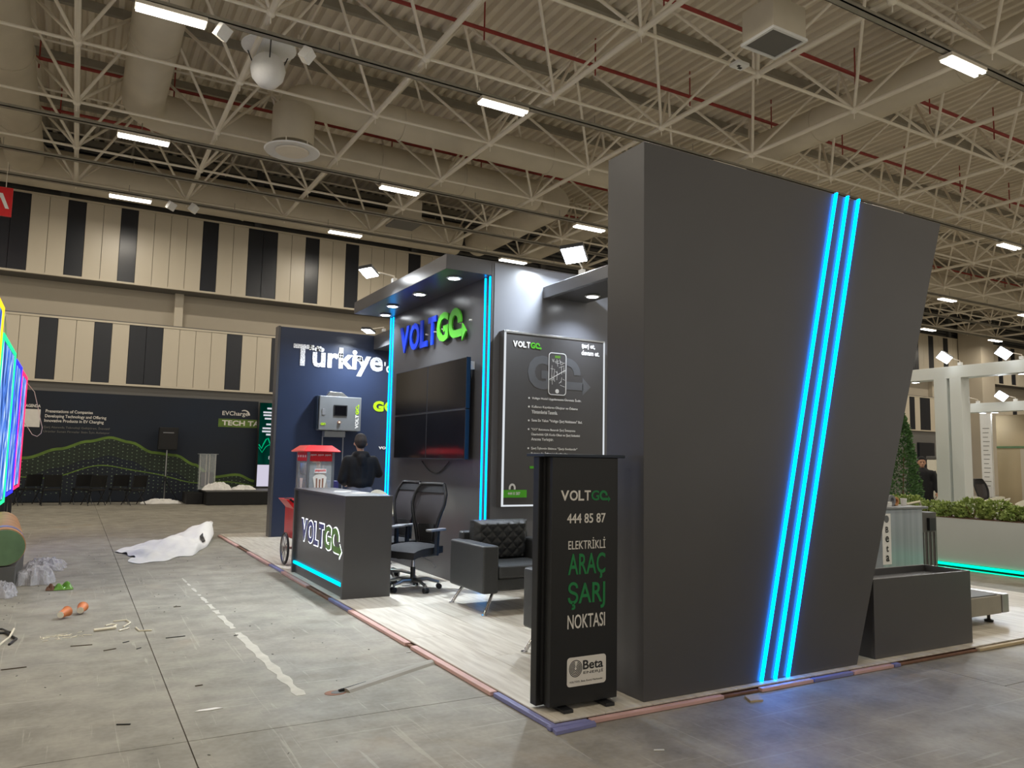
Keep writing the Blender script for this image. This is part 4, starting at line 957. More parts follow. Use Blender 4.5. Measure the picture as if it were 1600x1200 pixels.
# =================================================================== PEOPLE
def flesh(caps, vox, m, name, parent, sm=6):
    """one continuous surface grown over tapered limbs"""
    mb = MB()
    for p0, r0, p1, r1 in caps:
        p0, p1 = Vector(p0), Vector(p1); d = p1-p0
        if d.length < 1e-4: d = Vector((0, 0, 1e-3))
        q = d.to_track_quat('Z', 'Y').to_matrix(); n = 12; prof = []
        for i in range(5): a = -PI/2+PI/2*i/4; prof.append((r0*math.cos(a), r0*math.sin(a)))
        for i in range(5): a = PI/2*i/4; prof.append((r1*math.cos(a), d.length+r1*math.sin(a)))
        sub = MB().lathe([(max(r, 0.0005), z) for r, z in prof], n=n)
        mb.add([p0+q @ Vector(v) for v in sub.v], sub.f)
    o = mb.build(name, m)
    md = o.modifiers.new('r', 'REMESH'); md.mode = 'VOXEL'; md.voxel_size = vox
    ms = o.modifiers.new('s', 'SMOOTH'); ms.factor = 0.5; ms.iterations = sm
    bpy.context.view_layer.update()
    me = bpy.data.meshes.new_from_object(o.evaluated_get(bpy.context.evaluated_depsgraph_get()))
    bpy.data.objects.remove(o); me.materials.clear(); me.materials.append(M[m])
    me.polygons.foreach_set('use_smooth', [True]*len(me.polygons))
    r = bpy.data.objects.new(name, me); COL.objects.link(r); r.parent = parent; return r
def hand(c, d, side, caps):
    """palm with four unequal curled fingers and a side thumb; c wrist, d forearm direction"""
    c, d = Vector(c), Vector(d).normalized(); u = d.cross(Vector((0, 0, 1))).normalized()*side; n = d.cross(u).normalized()
    caps += [(c, 0.026, c+d*0.05, 0.030), (c+u*0.016, 0.02, c+d*0.075+u*0.022, 0.016), (c-u*0.016, 0.02, c+d*0.075-u*0.022, 0.016)]
    for k, L in enumerate((0.066, 0.078, 0.074, 0.056)):
        b = c+d*0.075+u*(0.033-0.022*k); m1 = b+d*L*0.5-n*side*L*0.18; e = m1+d*L*0.28-n*side*L*0.42
        caps += [(b, 0.0095, m1, 0.0088), (m1, 0.0088, e, 0.0078)]
    tb = c+d*0.02+u*0.03; tm = tb+d*0.03+u*0.028; caps += [(tb, 0.013, tm, 0.011), (tm, 0.011, tm+d*0.032+u*0.004, 0.009)]
# man in a black hooded top, seen from behind (local: faces +Y)
mn = thing('person', 'person in a black hooded top and grey jeans seen from behind at the counter', 'person', (4.02, 12.0, PZ))
H = [((0, 0.02, 1.60), 0.055, (0, 0.045, 1.70), 0.055), ((0, 0.05, 1.79), 0.098, (0, 0.065, 1.83), 0.095), ((0, 0.085, 1.74), 0.075, (0, 0.10, 1.71), 0.06), ((0, 0.16, 1.77), 0.016, (0, 0.175, 1.745), 0.018),
     ((-0.095, 0.05, 1.78), 0.018, (-0.10, 0.045, 1.755), 0.012), ((0.095, 0.05, 1.78), 0.018, (0.10, 0.045, 1.755), 0.012), ((0, 0, 1.45), 0.10, (0, 0.02, 1.6), 0.06),
     ((-0.10, 0.0, 1.40), 0.10, (0.10, 0.0, 1.40), 0.10), ((0, 0, 0.98), 0.12, (0, 0, 1.4), 0.12), ((-0.08, 0, 0.95), 0.10, (0.08, 0, 0.95), 0.10)]
for sd, el, wr in ((-1, (-0.29, -0.03, 1.20), (-0.20, 0.20, 1.12)), (1, (0.30, 0.02, 1.30), (0.22, 0.22, 1.38))):
    H += [((sd*0.19, 0, 1.52), 0.06, el, 0.045), (el, 0.042, wr, 0.03)]
    hand(wr, Vector(wr)-Vector(el), sd, H)
    H += [((sd*0.10, 0, 0.92), 0.085, (sd*0.11, 0.02, 0.52), 0.055), ((sd*0.11, 0.02, 0.52), 0.055, (sd*0.12, -0.02, 0.10), 0.038), ((sd*0.12, -0.03, 0.05), 0.035, (sd*0.14, 0.13, 0.03), 0.03)]
flesh(H, 0.010, 'skin', 'body', mn, 3)
flesh([((0, 0.045, 1.815), 0.108, (0, 0.06, 1.85), 0.098), ((0, 0.015, 1.78), 0.088, (0, 0.02, 1.80), 0.098)], 0.012, 'hair', 'hair', mn, 3)
flesh([((-0.12, 0.0, 1.47), 0.125, (0.12, 0.0, 1.47), 0.125), ((-0.11, 0, 1.25), 0.135, (-0.12, 0, 1.45), 0.13), ((0.11, 0, 1.25), 0.135, (0.12, 0, 1.45), 0.13), ((0, 0, 1.24), 0.15, (0, 0, 1.4), 0.16),
       ((-0.10, 0, 1.18), 0.128, (0.10, 0, 1.18), 0.128), ((0, -0.02, 1.16), 0.14, (0, 0, 1.22), 0.15), ((-0.07, -0.05, 1.60), 0.062, (0.07, -0.05, 1.60), 0.062), ((0, -0.10, 1.54), 0.075, (0, -0.13, 1.46), 0.05), ((-0.09, 0.03, 1.60), 0.05, (-0.05, 0.07, 1.58), 0.04), ((0.09, 0.03, 1.60), 0.05, (0.05, 0.07, 1.58), 0.04),
       ((-0.20, 0, 1.50), 0.09, (-0.29, -0.03, 1.20), 0.075), ((-0.29, -0.03, 1.20), 0.072, (-0.215, 0.16, 1.135), 0.05), ((0.20, 0, 1.50), 0.09, (0.30, 0.02, 1.30), 0.075), ((0.30, 0.02, 1.30), 0.072, (0.235, 0.17, 1.36), 0.05)], 0.016, 'hoodie', 'hooded_top', mn, 4)
jn = [((-0.09, 0, 1.0), 0.13, (0.09, 0, 1.0), 0.13), ((0, -0.02, 0.92), 0.14, (0, 0, 1.05), 0.13)]
for sd in (-1, 1): jn += [((sd*0.10, -0.01, 0.90), 0.12, (sd*0.11, 0.02, 0.52), 0.078), ((sd*0.11, 0.02, 0.52), 0.078, (sd*0.12, -0.02, 0.10), 0.068)]
flesh(jn, 0.016, 'jeans', 'jeans', mn, 4)
for sd in (-1, 1): flesh([((sd*0.12, -0.04, 0.055), 0.045, (sd*0.14, 0.14, 0.04), 0.04)], 0.012, 'plastic', 'shoe', mn, 2)
mn.rotation_euler = (0, 0, -0.15)
# visitor in a black coat and cap, facing us (local faces -Y)
vs_ = thing('person', 'person in a long black coat and dark cap walking behind the hedge', 'person', (21.0, 13.35, 0))
H = [((0, 0, 1.52), 0.055, (0, -0.01, 1.62), 0.055), ((0, -0.005, 1.70), 0.09, (0, 0, 1.76), 0.09), ((0, -0.03, 1.66), 0.07, (0, -0.045, 1.62), 0.055), ((0, -0.095, 1.69), 0.014, (0, -0.108, 1.665), 0.017), ((0, 0, 0.95), 0.11, (0, 0, 1.45), 0.12), ((-0.11, 0, 1.42), 0.09, (0.11, 0, 1.42), 0.09),
     ((-0.088, 0, 1.70), 0.016, (-0.09, 0, 1.67), 0.012), ((0.088, 0, 1.70), 0.016, (0.09, 0, 1.67), 0.012)]
for sd in (-1, 1):
    el, wr = (sd*0.31, 0.0, 1.13), (sd*0.32, -0.08, 0.88)
    H += [((sd*0.19, 0, 1.43), 0.055, el, 0.042), (el, 0.04, wr, 0.028)]; hand(wr, Vector(wr)-Vector(el), sd, H)
    H += [((sd*0.09, 0, 0.9), 0.08, (sd*0.10, -0.02*sd, 0.5), 0.05), ((sd*0.10, -0.02*sd, 0.5), 0.05, (sd*0.11, 0.05*sd, 0.09), 0.036), ((sd*0.11, 0.06*sd, 0.04), 0.034, (sd*0.12, 0.06*sd-0.15, 0.03), 0.03)]
flesh(H, 0.011, 'skin', 'body', vs_, 3)
flesh([((0, 0.012, 1.77), 0.098, (0, 0.012, 1.79), 0.096), ((0, 0.05, 1.66), 0.07, (0, 0.045, 1.72), 0.08)], 0.014, 'coat', 'cap', vs_, 3)
for sx in (-0.03, 0.03):
    MB().box(sx-0.013, sx+0.013, -0.094, -0.082, 1.70, 1.712).build('eye', 'hair', vs_, local=True)
    MB().box(sx-0.018, sx+0.018, -0.096, -0.08, 1.722, 1.729).build('eyebrow', 'hair', vs_, local=True)
MB().box(-0.022, 0.022, -0.102, -0.088, 1.628, 1.636).build('mouth', 'rust', vs_, local=True)
flesh([((-0.13, 0, 1.40), 0.12, (0.13, 0, 1.40), 0.12), ((0, 0, 0.95), 0.20, (0, 0, 1.40), 0.18), ((-0.09, 0, 0.70), 0.15, (-0.10, 0, 1.1), 0.15), ((0.09, 0, 0.70), 0.15, (0.10, 0, 1.1), 0.15), ((0, 0, 0.62), 0.17, (0, 0, 0.9), 0.2), ((-0.08, -0.02, 1.52), 0.05, (0.08, -0.02, 1.52), 0.05),
       ((-0.21, 0, 1.42), 0.085, (-0.31, 0, 1.13), 0.07), ((-0.31, 0, 1.13), 0.07, (-0.32, -0.07, 0.92), 0.055), ((0.21, 0, 1.42), 0.085, (0.31, 0, 1.13), 0.07), ((0.31, 0, 1.13), 0.07, (0.32, -0.07, 0.92), 0.055)], 0.018, 'coat', 'long_coat', vs_, 4)
jn = []
for sd in (-1, 1): jn += [((sd*0.09, 0, 0.85), 0.09, (sd*0.10, -0.02*sd, 0.5), 0.07), ((sd*0.10, -0.02*sd, 0.5), 0.07, (sd*0.11, 0.05*sd, 0.1), 0.06)]
flesh(jn, 0.016, 'coat', 'trousers', vs_, 3)
for sd in (-1, 1): flesh([((sd*0.11, 0.07*sd, 0.045), 0.04, (sd*0.12, 0.06*sd-0.15, 0.04), 0.036)], 0.012, 'plastic', 'shoe', vs_, 2)
vs_.rotation_euler = (0, 0, -0.85); vs_.scale = (1.12, 1.1, 1.02)

# =================================================================== STAGE AREA AT THE BACK
YB = 28.22
bn = thing('stage_banner', 'long dark printed backdrop with a green wave and event lettering', 'banner', (2.0, YB, 0))
MB().box(-6.0, 5.62, YB, YB+0.05, 0.03, 3.5).build('cloth', 'banner', bn)
k_ = 28.22/29.4
def bz(z): return 1.6+(z-1.6)*k_
def bt(s_, x, z, w, h, m, bold=0.015):
    mb = MB(); text(mb, s_, (x*k_, YB-0.002, bz(z)), '-Y', w=w*k_, h=h*k_, bold=bold, d=0.004); mb.build('text_line', m, bn)
bt('AGENDA', -1.45, 3.02, 0.42, 0.10, 'offwhite', 0.03)
MB().box(-1.75, -0.98, YB-0.006, YB, bz(2.38), bz(2.96)).build('white_card', 'offwhite', bn)
bt('Presentations of Companies', -0.88, 2.84, 1.36, 0.13, 'offwhite')
bt('Developing Technology and Offering', -0.89, 2.68, 1.78, 0.13, 'offwhite')
bt('Innovative Products in EV Charging', -0.90, 2.53, 1.72, 0.13, 'offwhite')
bt('Şarj Alanında Teknoloji Geliştiren, İnovatif', -0.90, 2.34, 1.92, 0.11, 'textgrey', 0.0)
bt('Ürünler Sunan Firmalar Sizin İçin Anlatıyor', -0.90, 2.20, 1.92, 0.11, 'textgrey', 0.0)
bt('EVCharge', 4.60, 2.98, 0.90, 0.20, 'offwhite', 0.01)
MB().ribbon([(5.36*k_+0.17*math.cos(math.radians(a)), bz(3.05)+0.17*math.sin(math.radians(a))) for a in range(0, 121, 15)], [0.06-0.004*i for i in range(9)], (0, YB-0.004, 0), *UY, 0.004).build('arc_mark', 'offwhite', bn)
MB().box(4.48*k_, 5.60, YB-0.006, YB, bz(2.60), bz(2.90)).build('green_bar', 'wave', bn)
mb = MB(); text(mb, 'TECH TALKS', (4.60*k_, YB-0.008, bz(2.66)), '-Y', w=1.75, h=0.18, bold=0.03, d=0.004)
FACECUT = 5.60
mb.v = [(min(v[0], FACECUT), v[1], v[2]) for v in mb.v]; mb.build('text_line', 'offwhite', bn)
# wave landscape
def ridge(x):
    pts = [(-6, 0.6), (-3, 1.1), (-1.3, 1.42), (-0.4, 1.72), (0.4, 1.98), (1.0, 2.12), (1.6, 1.98), (2.3, 1.66), (3.0, 1.58), (3.6, 1.28), (4.2, 0.86), (5.0, 0.95), (5.62, 0.72)]
    for (a, b), (c_, d_) in zip(pts[:-1], pts[1:]):
        if a <= x <= c_:
            u = (x-a)/(c_-a); u = u*u*(3-2*u); return b+(d_-b)*u
    return 0.7
def ridge2(x): return 0.75+0.42*math.exp(-((x-1.1)/1.3)**2)+0.05*math.sin(x*3)-0.05*max(0, x-2)
N_ = 90; X_ = [-6+11.6*i/N_ for i in range(N_+1)]
MB().ribbon([(x, ridge(x)-0.035) for x in X_], 0.085, (0, YB-0.001, 0), *UY, 0.003).build('green_ridge', 'wave', bn)
MB().ribbon([(x, ridge2(x)) for x in X_], 0.035, (0, YB-0.001, 0), *UY, 0.003).build('green_ridge', 'wave', bn)
mb = MB()
for a, b in zip(X_[:-1], X_[1:]):
    mb.prism([(a, max(0.15, ridge(a)-0.62)), (b, max(0.15, ridge(b)-0.62)), (b, ridge(b)-0.07), (a, ridge(a)-0.07)], (0, YB-0.0005, 0), *UY, 0.0015)
mb.build('wave_tint', 'wave_dim', bn)
mb = MB()
for i in range(80):
    x = -5.5+i*0.138
    for j in range(14):
        z = ridge(x)-0.13-0.115*j-0.02*math.sin(i*0.9)
        if z > 0.25 and x < 5.5:
            r_ = 0.017 if (i+j) % 2 else 0.026
            mb.prism([(x-r_, z), (x, z-r_*0.6), (x+r_, z), (x, z+r_*0.6)], (0, YB-0.003, 0), *UY, 0.002)
o = mb.build('dot_grid', 'dots', bn); o['kind'] = 'stuff'
# side screen
ss = thing('led_screen', 'narrow lit green screen with white text rows beside the stage', 'screen', (6.0, 27.9, 0.45))
M['scr2'] = screen_art('dark_green_screen', (0.0, 0.018, 0.012), (0.0, 0.03, 0.02), (0.004, 0.05, 0.03), 1.0, 1.0)
M['scr_white'] = emis('white_screen_area', (0.78, 0.74, 0.9), 0.8); M['scr_text'] = emis('screen_text', (0.8, 0.8, 0.86), 0.8); M['scr_green'] = emis('screen_green_line', (0.0, 0.6, 0.25), 0.7)
SYY = 27.85
MB().box(5.60, 6.7, SYY, SYY+0.1, 0.5, 3.45).build('cabinet', 'plastic', ss)
MB().box(5.61, 6.69, SYY-0.004, SYY, 1.28, 3.44).build('picture', 'scr2', ss); MB().box(5.61, 6.69, SYY-0.004, SYY, 0.52, 1.27).build('white_field', 'scr_white', ss)
for k, (z, x0) in enumerate(((3.22, 5.85), (3.08, 5.72), (2.98, 5.73), (2.86, 5.78), (2.66, 5.84), (2.52, 5.72), (2.41, 5.71), (2.30, 5.85))):
    mb = MB(); MB().box(x0, 6.3, SYY-0.008, SYY-0.004, z, z+0.06).build('text_bar', 'scr_text', ss)
MB().ribbon([(5.62, 1.98), (5.72, 1.84), (5.78, 2.0), (5.86, 2.16), (5.93, 2.2), (6.0, 2.02), (6.08, 2.1), (6.2, 2.04), (6.4, 1.9), (6.6, 2.1)], 0.04, (0, SYY-0.005, 0), *UY, 0.003).build('green_graph', 'scr_green', ss)
MB().ribbon([(5.62, 1.88), (5.74, 1.7), (5.86, 1.9), (5.98, 1.98), (6.1, 1.86), (6.4, 2.0)], 0.025, (0, SYY-0.005, 0), *UY, 0.003).build('green_graph', 'scr_green', ss)
mb = MB(); text(mb, '80mj', (5.97, SYY-0.005, 1.42), '-Y', w=0.3, h=0.16, d=0.003); mb.build('text_bar', 'scr_text', ss)
# stage
sg = thing('stage', 'low black stage with a step before the printed backdrop', 'stage', (5.0, 26.9, 0))
MB().box(3.72, 8.5, 25.9, 27.75, 0.02, 0.42).build('skirt', 'deep_black', sg)
MB().box(3.70, 8.52, 25.88, 27.77, 0.42, 0.45).build('deck', 'louvre', sg)
MB().box(3.22, 3.70, 26.6, 27.75, 0.02, 0.36).build('step', 'deep_black', sg)
# acrylic lectern
pd = thing('acrylic_lectern', 'clear acrylic lectern on the stage', 'lectern', (4.0, 27.2, 0.45))
MB().box(3.58, 4.18, 27.0, 27.4, 1.60, 1.62).build('top', 'glass', pd); MB().box(3.62, 3.64, 27.05, 27.35, 0.46, 1.60).build('side_panel', 'glass', pd); MB().box(4.10, 4.12, 27.05, 27.35, 0.46, 1.60).build('side_panel', 'glass', pd)
MB().box(3.64, 4.10, 27.08, 27.09, 0.46, 1.60).build('front_panel', 'glass', pd); MB().box(3.68, 4.06, 27.07, 27.078, 0.55, 1.02).build('notice', 'greyplastic', pd); MB().box(3.6, 4.14, 27.02, 27.38, 0.45, 0.46).build('base', 'glass', pd)
for x in (3.63, 3.82, 3.92, 4.11): MB().box(x-0.006, x+0.006, 27.06, 27.07, 0.46, 1.60).build('edge_bar', 'offwhite', pd)
def crumple(name, label, cat, c, sx, sy, h, m, seed, base=0.0, n=26, thick=0.004, jit=1.0):
    r_ = random.Random(seed); ph = [(r_.uniform(4, 15), r_.uniform(4, 15), r_.uniform(0, 6), r_.uniform(0.4, 1)) for _ in range(7)]
    def f(u, v):
        a, b = 2*u-1, 2*v-1; e = max(0.0, 1-(abs(a)**2.6+abs(b)**2.6))
        z = sum(w*abs(math.sin(p*u+q*v+t_)) for p, q, t_, w in ph)/4.0
        edge_ = 1+0.12*math.sin(9*math.atan2(b, a)+ph[0][2])
        return (c[0]+a*sx*edge_+jit*sx*r_.uniform(-.05, .05)*e, c[1]+b*sy*edge_+jit*sy*r_.uniform(-.05, .05)*e, base+0.004+h*(z+jit*r_.uniform(-.16, .16))*(e**0.6))
    o = MB().grid(f, n, n, (0, 0, thick)).build(name, m, smooth=False); return tag(o, label, cat)
crumple('plastic_sheet', 'crumpled protective sheet at the foot of the lectern', 'plastic sheet', (4.15, 26.75), 0.42, 0.26, 0.27, 'paper', 2, 0.45)
crumple('plastic_sheet', 'second crumpled sheet farther right on the stage', 'plastic sheet', (5.0, 26.9), 0.35, 0.26, 0.13, 'paper', 5, 0.45)
crumple('plastic_sheet', 'crumpled sheet at the foot of the speaker stand', 'plastic sheet', (2.55, 27.3), 0.55, 0.3, 0.13, 'paper', 8)
# loudspeaker on a tripod
st = thing('speaker_stand', 'black tripod stand under the loudspeaker by the backdrop', 'speaker stand', (2.68, 27.8, 0))
MB().cyl((2.68, 27.8, 0.1), (2.68, 27.8, 1.72), 0.02, n=10).build('pole', 'alu', st, smooth=True)
for k in range(3):
    a = k*2*PI/3+0.5; MB().cyl((2.68, 27.8, 0.75), (2.68+0.5*math.cos(a), 27.8+0.33*math.sin(a), 0.015), 0.014, n=8).build('leg', 'plastic', st)
MB().cyl((2.68, 27.8, 0.7), (2.68, 27.8, 0.85), 0.035, n=12).build('collar', 'plastic', st)
sp = thing('loudspeaker', 'black loudspeaker on the tripod before the backdrop', 'loudspeaker', (2.68, 27.8, 1.72))
MB().prism([(2.39, 1.72), (2.97, 1.72), (2.99, 2.46), (2.41, 2.46)], (0, 27.98, 0), *UY, 0.32).build('cabinet', 'deep_black', sp, bevel=0.02)
MB().box(2.44, 2.93, 27.652, 27.66, 1.78, 2.40).build('grille', 'deep_black', sp)
MB().box(2.52, 2.85, 27.645, 27.652, 2.27, 2.30).build('name_bar', 'greyplastic', sp)
# audience chairs
def black_chair():
    t = thing('conference_chair', 'x', 'chair', group='black conference chairs before the stage')
    MB().box(-0.23, 0.23, -0.22, 0.22, 0.43, 0.49).build('seat', 'deep_black', t, bevel=0.015)
    MB().grid(lambda u, v: ((u-0.5)*0.46, -0.22-0.10*v-0.03*(1-(2*u-1)**2), 0.55+0.36*v), 6, 5, (0, 0.03, 0)).build('backrest', 'deep_black', t, smooth=True)
    for sx in (-0.22, 0.22):
        MB().tube([(sx, -0.30, 0.86), (sx, -0.20, 0.46), (sx*1.15, 0.26, 0.0)], 0.014, 6).build('leg', 'plastic', t)
        MB().tube([(sx, 0.20, 0.45), (sx*1.15, -0.24, 0.0)], 0.014, 6).build('leg', 'plastic', t)
    return t
ch = black_chair()
spots = [(-1.62, 26.9, 0.3), (-1.1, 27.45, 0.5), (-0.5, 26.95, 0.1), (0.3, 27.4, 0.2), (0.62, 26.75, 0.4), (1.3, 27.3, 0.2), (1.72, 26.7, 0.5)]
nm7 = ['leftmost black conference chair, beside the lit screens', 'black conference chair behind the leftmost one', 'black conference chair standing alone, third from the left', 'fourth black conference chair from the left',
       'fifth black conference chair from the left', 'sixth black conference chair from the left', 'rightmost black conference chair, nearest the loudspeaker']
for k, (x, y, a) in enumerate(spots):
    o = ch if k == 0 else copy_tree(ch)
    o.location = (x, y, 0); o.rotation_euler = (0, 0, a); o['label'] = nm7[k]

# =================================================================== NEON SCREENS AT THE LEFT EDGE
for k, (y0, y1, z0, z1, m, lab) in enumerate(((9.4, 11.3, 0.83, 3.36, 'neon_y', 'lit screen panel with a yellow neon edge at the left border'), (11.5, 13.9, 0.83, 3.08, 'neon_g', 'lit screen panel with a green neon edge at the left border'),
        (14.1, 15.6, 0.90, 3.02, 'neon_b', 'lit screen panel with a blue neon edge at the left border'), (15.8, 17.4, 0.93, 3.0, 'neon_r', 'lit screen panel with a red neon edge at the left border'))):
    t = thing('neon_screen', lab, 'screen', (-0.95, (y0+y1)/2, 0), 'neon edged screens at the left')
    MB().box(-1.02, -0.88, y0, y1, z0, z1).build('cabinet', 'plastic', t)
    MB().box(-0.88, -0.872, y0+0.06, y1-0.1, z0+0.06, z1-0.06).build('picture', 'scr1', t)
    for a in ((y1-0.05, y1, z0, z1), (y0, y0+0.04, z0, z1), (y0+0.04, y1-0.05, z0, z0+0.035), (y0+0.04, y1-0.05, z1-0.035, z1)):
        MB().box(-0.88, -0.855, *a).build('neon_edge', m, t)
    for yy_ in (y0+0.2, y1-0.25): MB().box(-1.0, -0.94, yy_, yy_+0.06, 0, z0).build('post', 'plastic', t)
MB_ = MB().tube([(-0.9, 11.35+0.0, 3.0), (-0.88, 11.7, 3.35), (-0.87, 12.0, 3.1)], 0.01, 6).build('hanging_cable', 'wire_w'); tag(MB_, 'thin cable loop between the yellow and green edged screens', 'cable')
t = MB().tube([(-0.9, 17.38, 2.2), (-0.80, 17.6, 2.05), (-0.72, 17.6, 1.92), (-0.637, 17.6, 1.885), (-0.575, 17.6, 1.95), (-0.563, 17.6, 2.06), (-0.60, 17.6, 2.2), (-0.66, 17.6, 2.45), (-0.74, 17.6, 2.75), (-0.9, 17.38, 2.95)], 0.006, 6).build('hanging_cable', 'wire_w', smooth=True); tag(t, 'white cable loop hanging beside the red edged screen', 'cable')

# =================================================================== FLOOR LITTER
t = thing('film_roll', 'fat roll of green-cored film lying on a dark crate at the left edge', 'roll', (-0.66, 11.5, 0))
MB().cyl((-0.63, 10.8, 0.48), (-0.82, 13.2, 0.52), 0.215, n=28).build('roll_body', 'cardboard', t, smooth=True)
MB().cyl((-0.625, 10.74, 0.48), (-0.632, 10.8, 0.48), 0.205, n=28).build('green_core', 'rollgreen', t, smooth=True)
MB().cyl((-0.649, 11.0, 0.483), (-0.663, 11.18, 0.486), 0.22, n=28).build('lilac_band', 'lav', t, smooth=True)
t = MB().box(-0.90, -0.50, 10.75, 12.6, 0.0, 0.262).build('dark_crate', 'louvre', bevel=0.01); tag(t, 'dark low crate under the fat film roll', 'crate')
crumple('plastic_wrap', 'flattened clear plastic wrap by the film roll', 'plastic wrap', (-0.24, 12.6), 0.24, 0.42, 0.12, 'film', 12)
crumple('plastic_wrap', 'round crumpled ball of clear plastic wrap at the left', 'plastic wrap', (-0.32, 11.2), 0.21, 0.24, 0.26, 'film', 21, n=18, jit=0.5)
crumple('plastic_wrap', 'clear plastic scrap at the left picture edge', 'plastic wrap', (-0.62, 10.35), 0.16, 0.24, 0.16, 'film', 33)
t = thing('paper_sheet', 'large crumpled white sheet with a dark mark lying on the concrete', 'paper sheet', (1.5, 14.8, 0))
def sheet(u, v):
    x = 0.80+1.50*u+0.1*math.sin(5*v); y = 13.55+2.3*u**1.3+(v-0.5)*(1.5+1.1*math.sin(PI*u)+0.25*math.sin(11*u))-0.2*math.sin(PI*u); z = 0.006+0.22*u**2.2*(1-abs(2*v-1)**2)*(0.8)+0.16*abs(math.sin(7*u+3*v))*(1-abs(2*v-1))*min(1, 6*u)
    z += 0.035*abs(math.sin(19*u+7*v))*abs(math.sin(13*v-5*u))*(1-abs(2*v-1)**4); x += 0.05*math.sin(17*v)*(u-0.5); y += 0.10*math.sin(23*u)*(2*v-1)
    return (x, y, z)
MB().grid(sheet, 44, 24, (0, 0, 0.004)).build('sheet', 'paper', t, smooth=True)
MB().grid(lambda u, v: tuple(Vector(sheet(0.76+0.05*u, 0.15+0.22*v))+Vector((0, -0.01, 0.012))), 3, 4, (0, 0, 0.003)).build('dark_mark', 'black', t)
t = thing('green_wrapper', 'small crumpled green and brown wrapper on the concrete', 'wrapper', (0.0, 10.55, 0))
b = MB().grid(lambda u, v: ((u-0.5)*0.2, (v-0.5)*0.16, 0.004+0.09*abs(math.sin(5*u+2*v))*(1-abs(2*u-1)**3)*(1-abs(2*v-1)**3)), 10, 8, (0, 0, 0.004)).build('green_part', 'green_dim', None); b.parent = t
b = MB().grid(lambda u, v: (-0.13+(u-0.5)*0.1, (v-0.5)*0.14, 0.004+0.07*abs(math.sin(6*u+3*v))*(1-abs(2*u-1)**3)*(1-abs(2*v-1)**3)), 8, 6, (0, 0, 0.004)).build('brown_part', 'brown', None); b.parent = t
for k, (x, y, a, lab) in enumerate(((0.02, 8.72, 0.5, 'left one of two orange paper cups lying on the floor'), (0.17, 8.90, 0.2, 'right one of two orange paper cups lying on the floor'))):
    t = thing('paper_cup', lab, 'cup', (x, y, 0.042), 'orange paper cups')
    b = MB().lathe([(0.0, -0.05), (0.028, -0.05), (0.040, 0.045), (0.044, 0.05), (0.040, 0.05), (0.036, 0.042), (0.026, -0.044), (0.0, -0.044)], n=20).build('cup', 'terracotta', t, smooth=True, local=True)
    b2 = MB().lathe([(0.0, -0.0535), (0.027, -0.0535), (0.027, -0.0505), (0.0, -0.0505)], n=20).build('cup_base', 'cream', t, local=True)
    t.rotation_euler = (-1.45, 0.0, -a); t.scale = (1.15,)*3; t.location.z = 0.052
def scrap_tube(name, pts, r, m, lab, cat):
    t = MB().tube([(x, y, z) for x, y, z in pts], r, 6).build(name, m, smooth=True); tag(t, lab, cat)
scrap_tube('cable_piece', [(0.26, 7.98, 0.015), (0.38, 8.0, 0.015), (0.44, 8.02, 0.015)], 0.014, 'wire_w', 'thick white cable stub left of the floor joint', 'cable')
scrap_tube('cable_piece', [(0.40, 8.02, 0.012), (0.45, 8.15, 0.012), (0.41, 8.2, 0.012), (0.36, 8.16, 0.012)], 0.007, 'wire_w', 'curl of white cable behind the thick stub', 'cable')
scrap_tube('cable_piece', [(0.43, 8.34, 0.01), (0.54, 8.36, 0.01), (0.57, 8.22, 0.01), (0.50, 8.04, 0.01)], 0.007, 'wire_w', 'hook of white cable near the floor joint', 'cable')
scrap_tube('cable_piece', [(0.46, 7.9, 0.008), (0.54, 7.98, 0.008)], 0.007, 'wire_w', 'short straight white cable piece by the hook', 'cable')
scrap_tube('cable_piece', [(0.60, 7.98, 0.008), (0.62, 7.82, 0.008), (0.72, 7.80, 0.008)], 0.007, 'wire_w', 'small bent white cable on the floor joint', 'cable')
scrap_tube('black_cable', [(-0.8, 8.3, 0.01), (-0.42, 8.2, 0.01), (-0.32, 7.9, 0.01), (-0.36, 7.7, 0.01)], 0.011, 'plastic', 'black cable curling in from the left edge', 'cable')
scrap_tube('black_cable', [(-0.8, 8.55, 0.01), (-0.45, 8.38, 0.01), (-0.38, 8.2, 0.01)], 0.008, 'plastic', 'second thin black cable at the left edge', 'cable')
scrap_tube('cable_piece', [(-0.36, 8.3, 0.02), (-0.37, 7.9, 0.03), (-0.45, 7.6, 0.01), (-0.6, 7.55, 0.01)], 0.009, 'wire_w', 'white cable crossing the black cable at the left edge', 'cable')
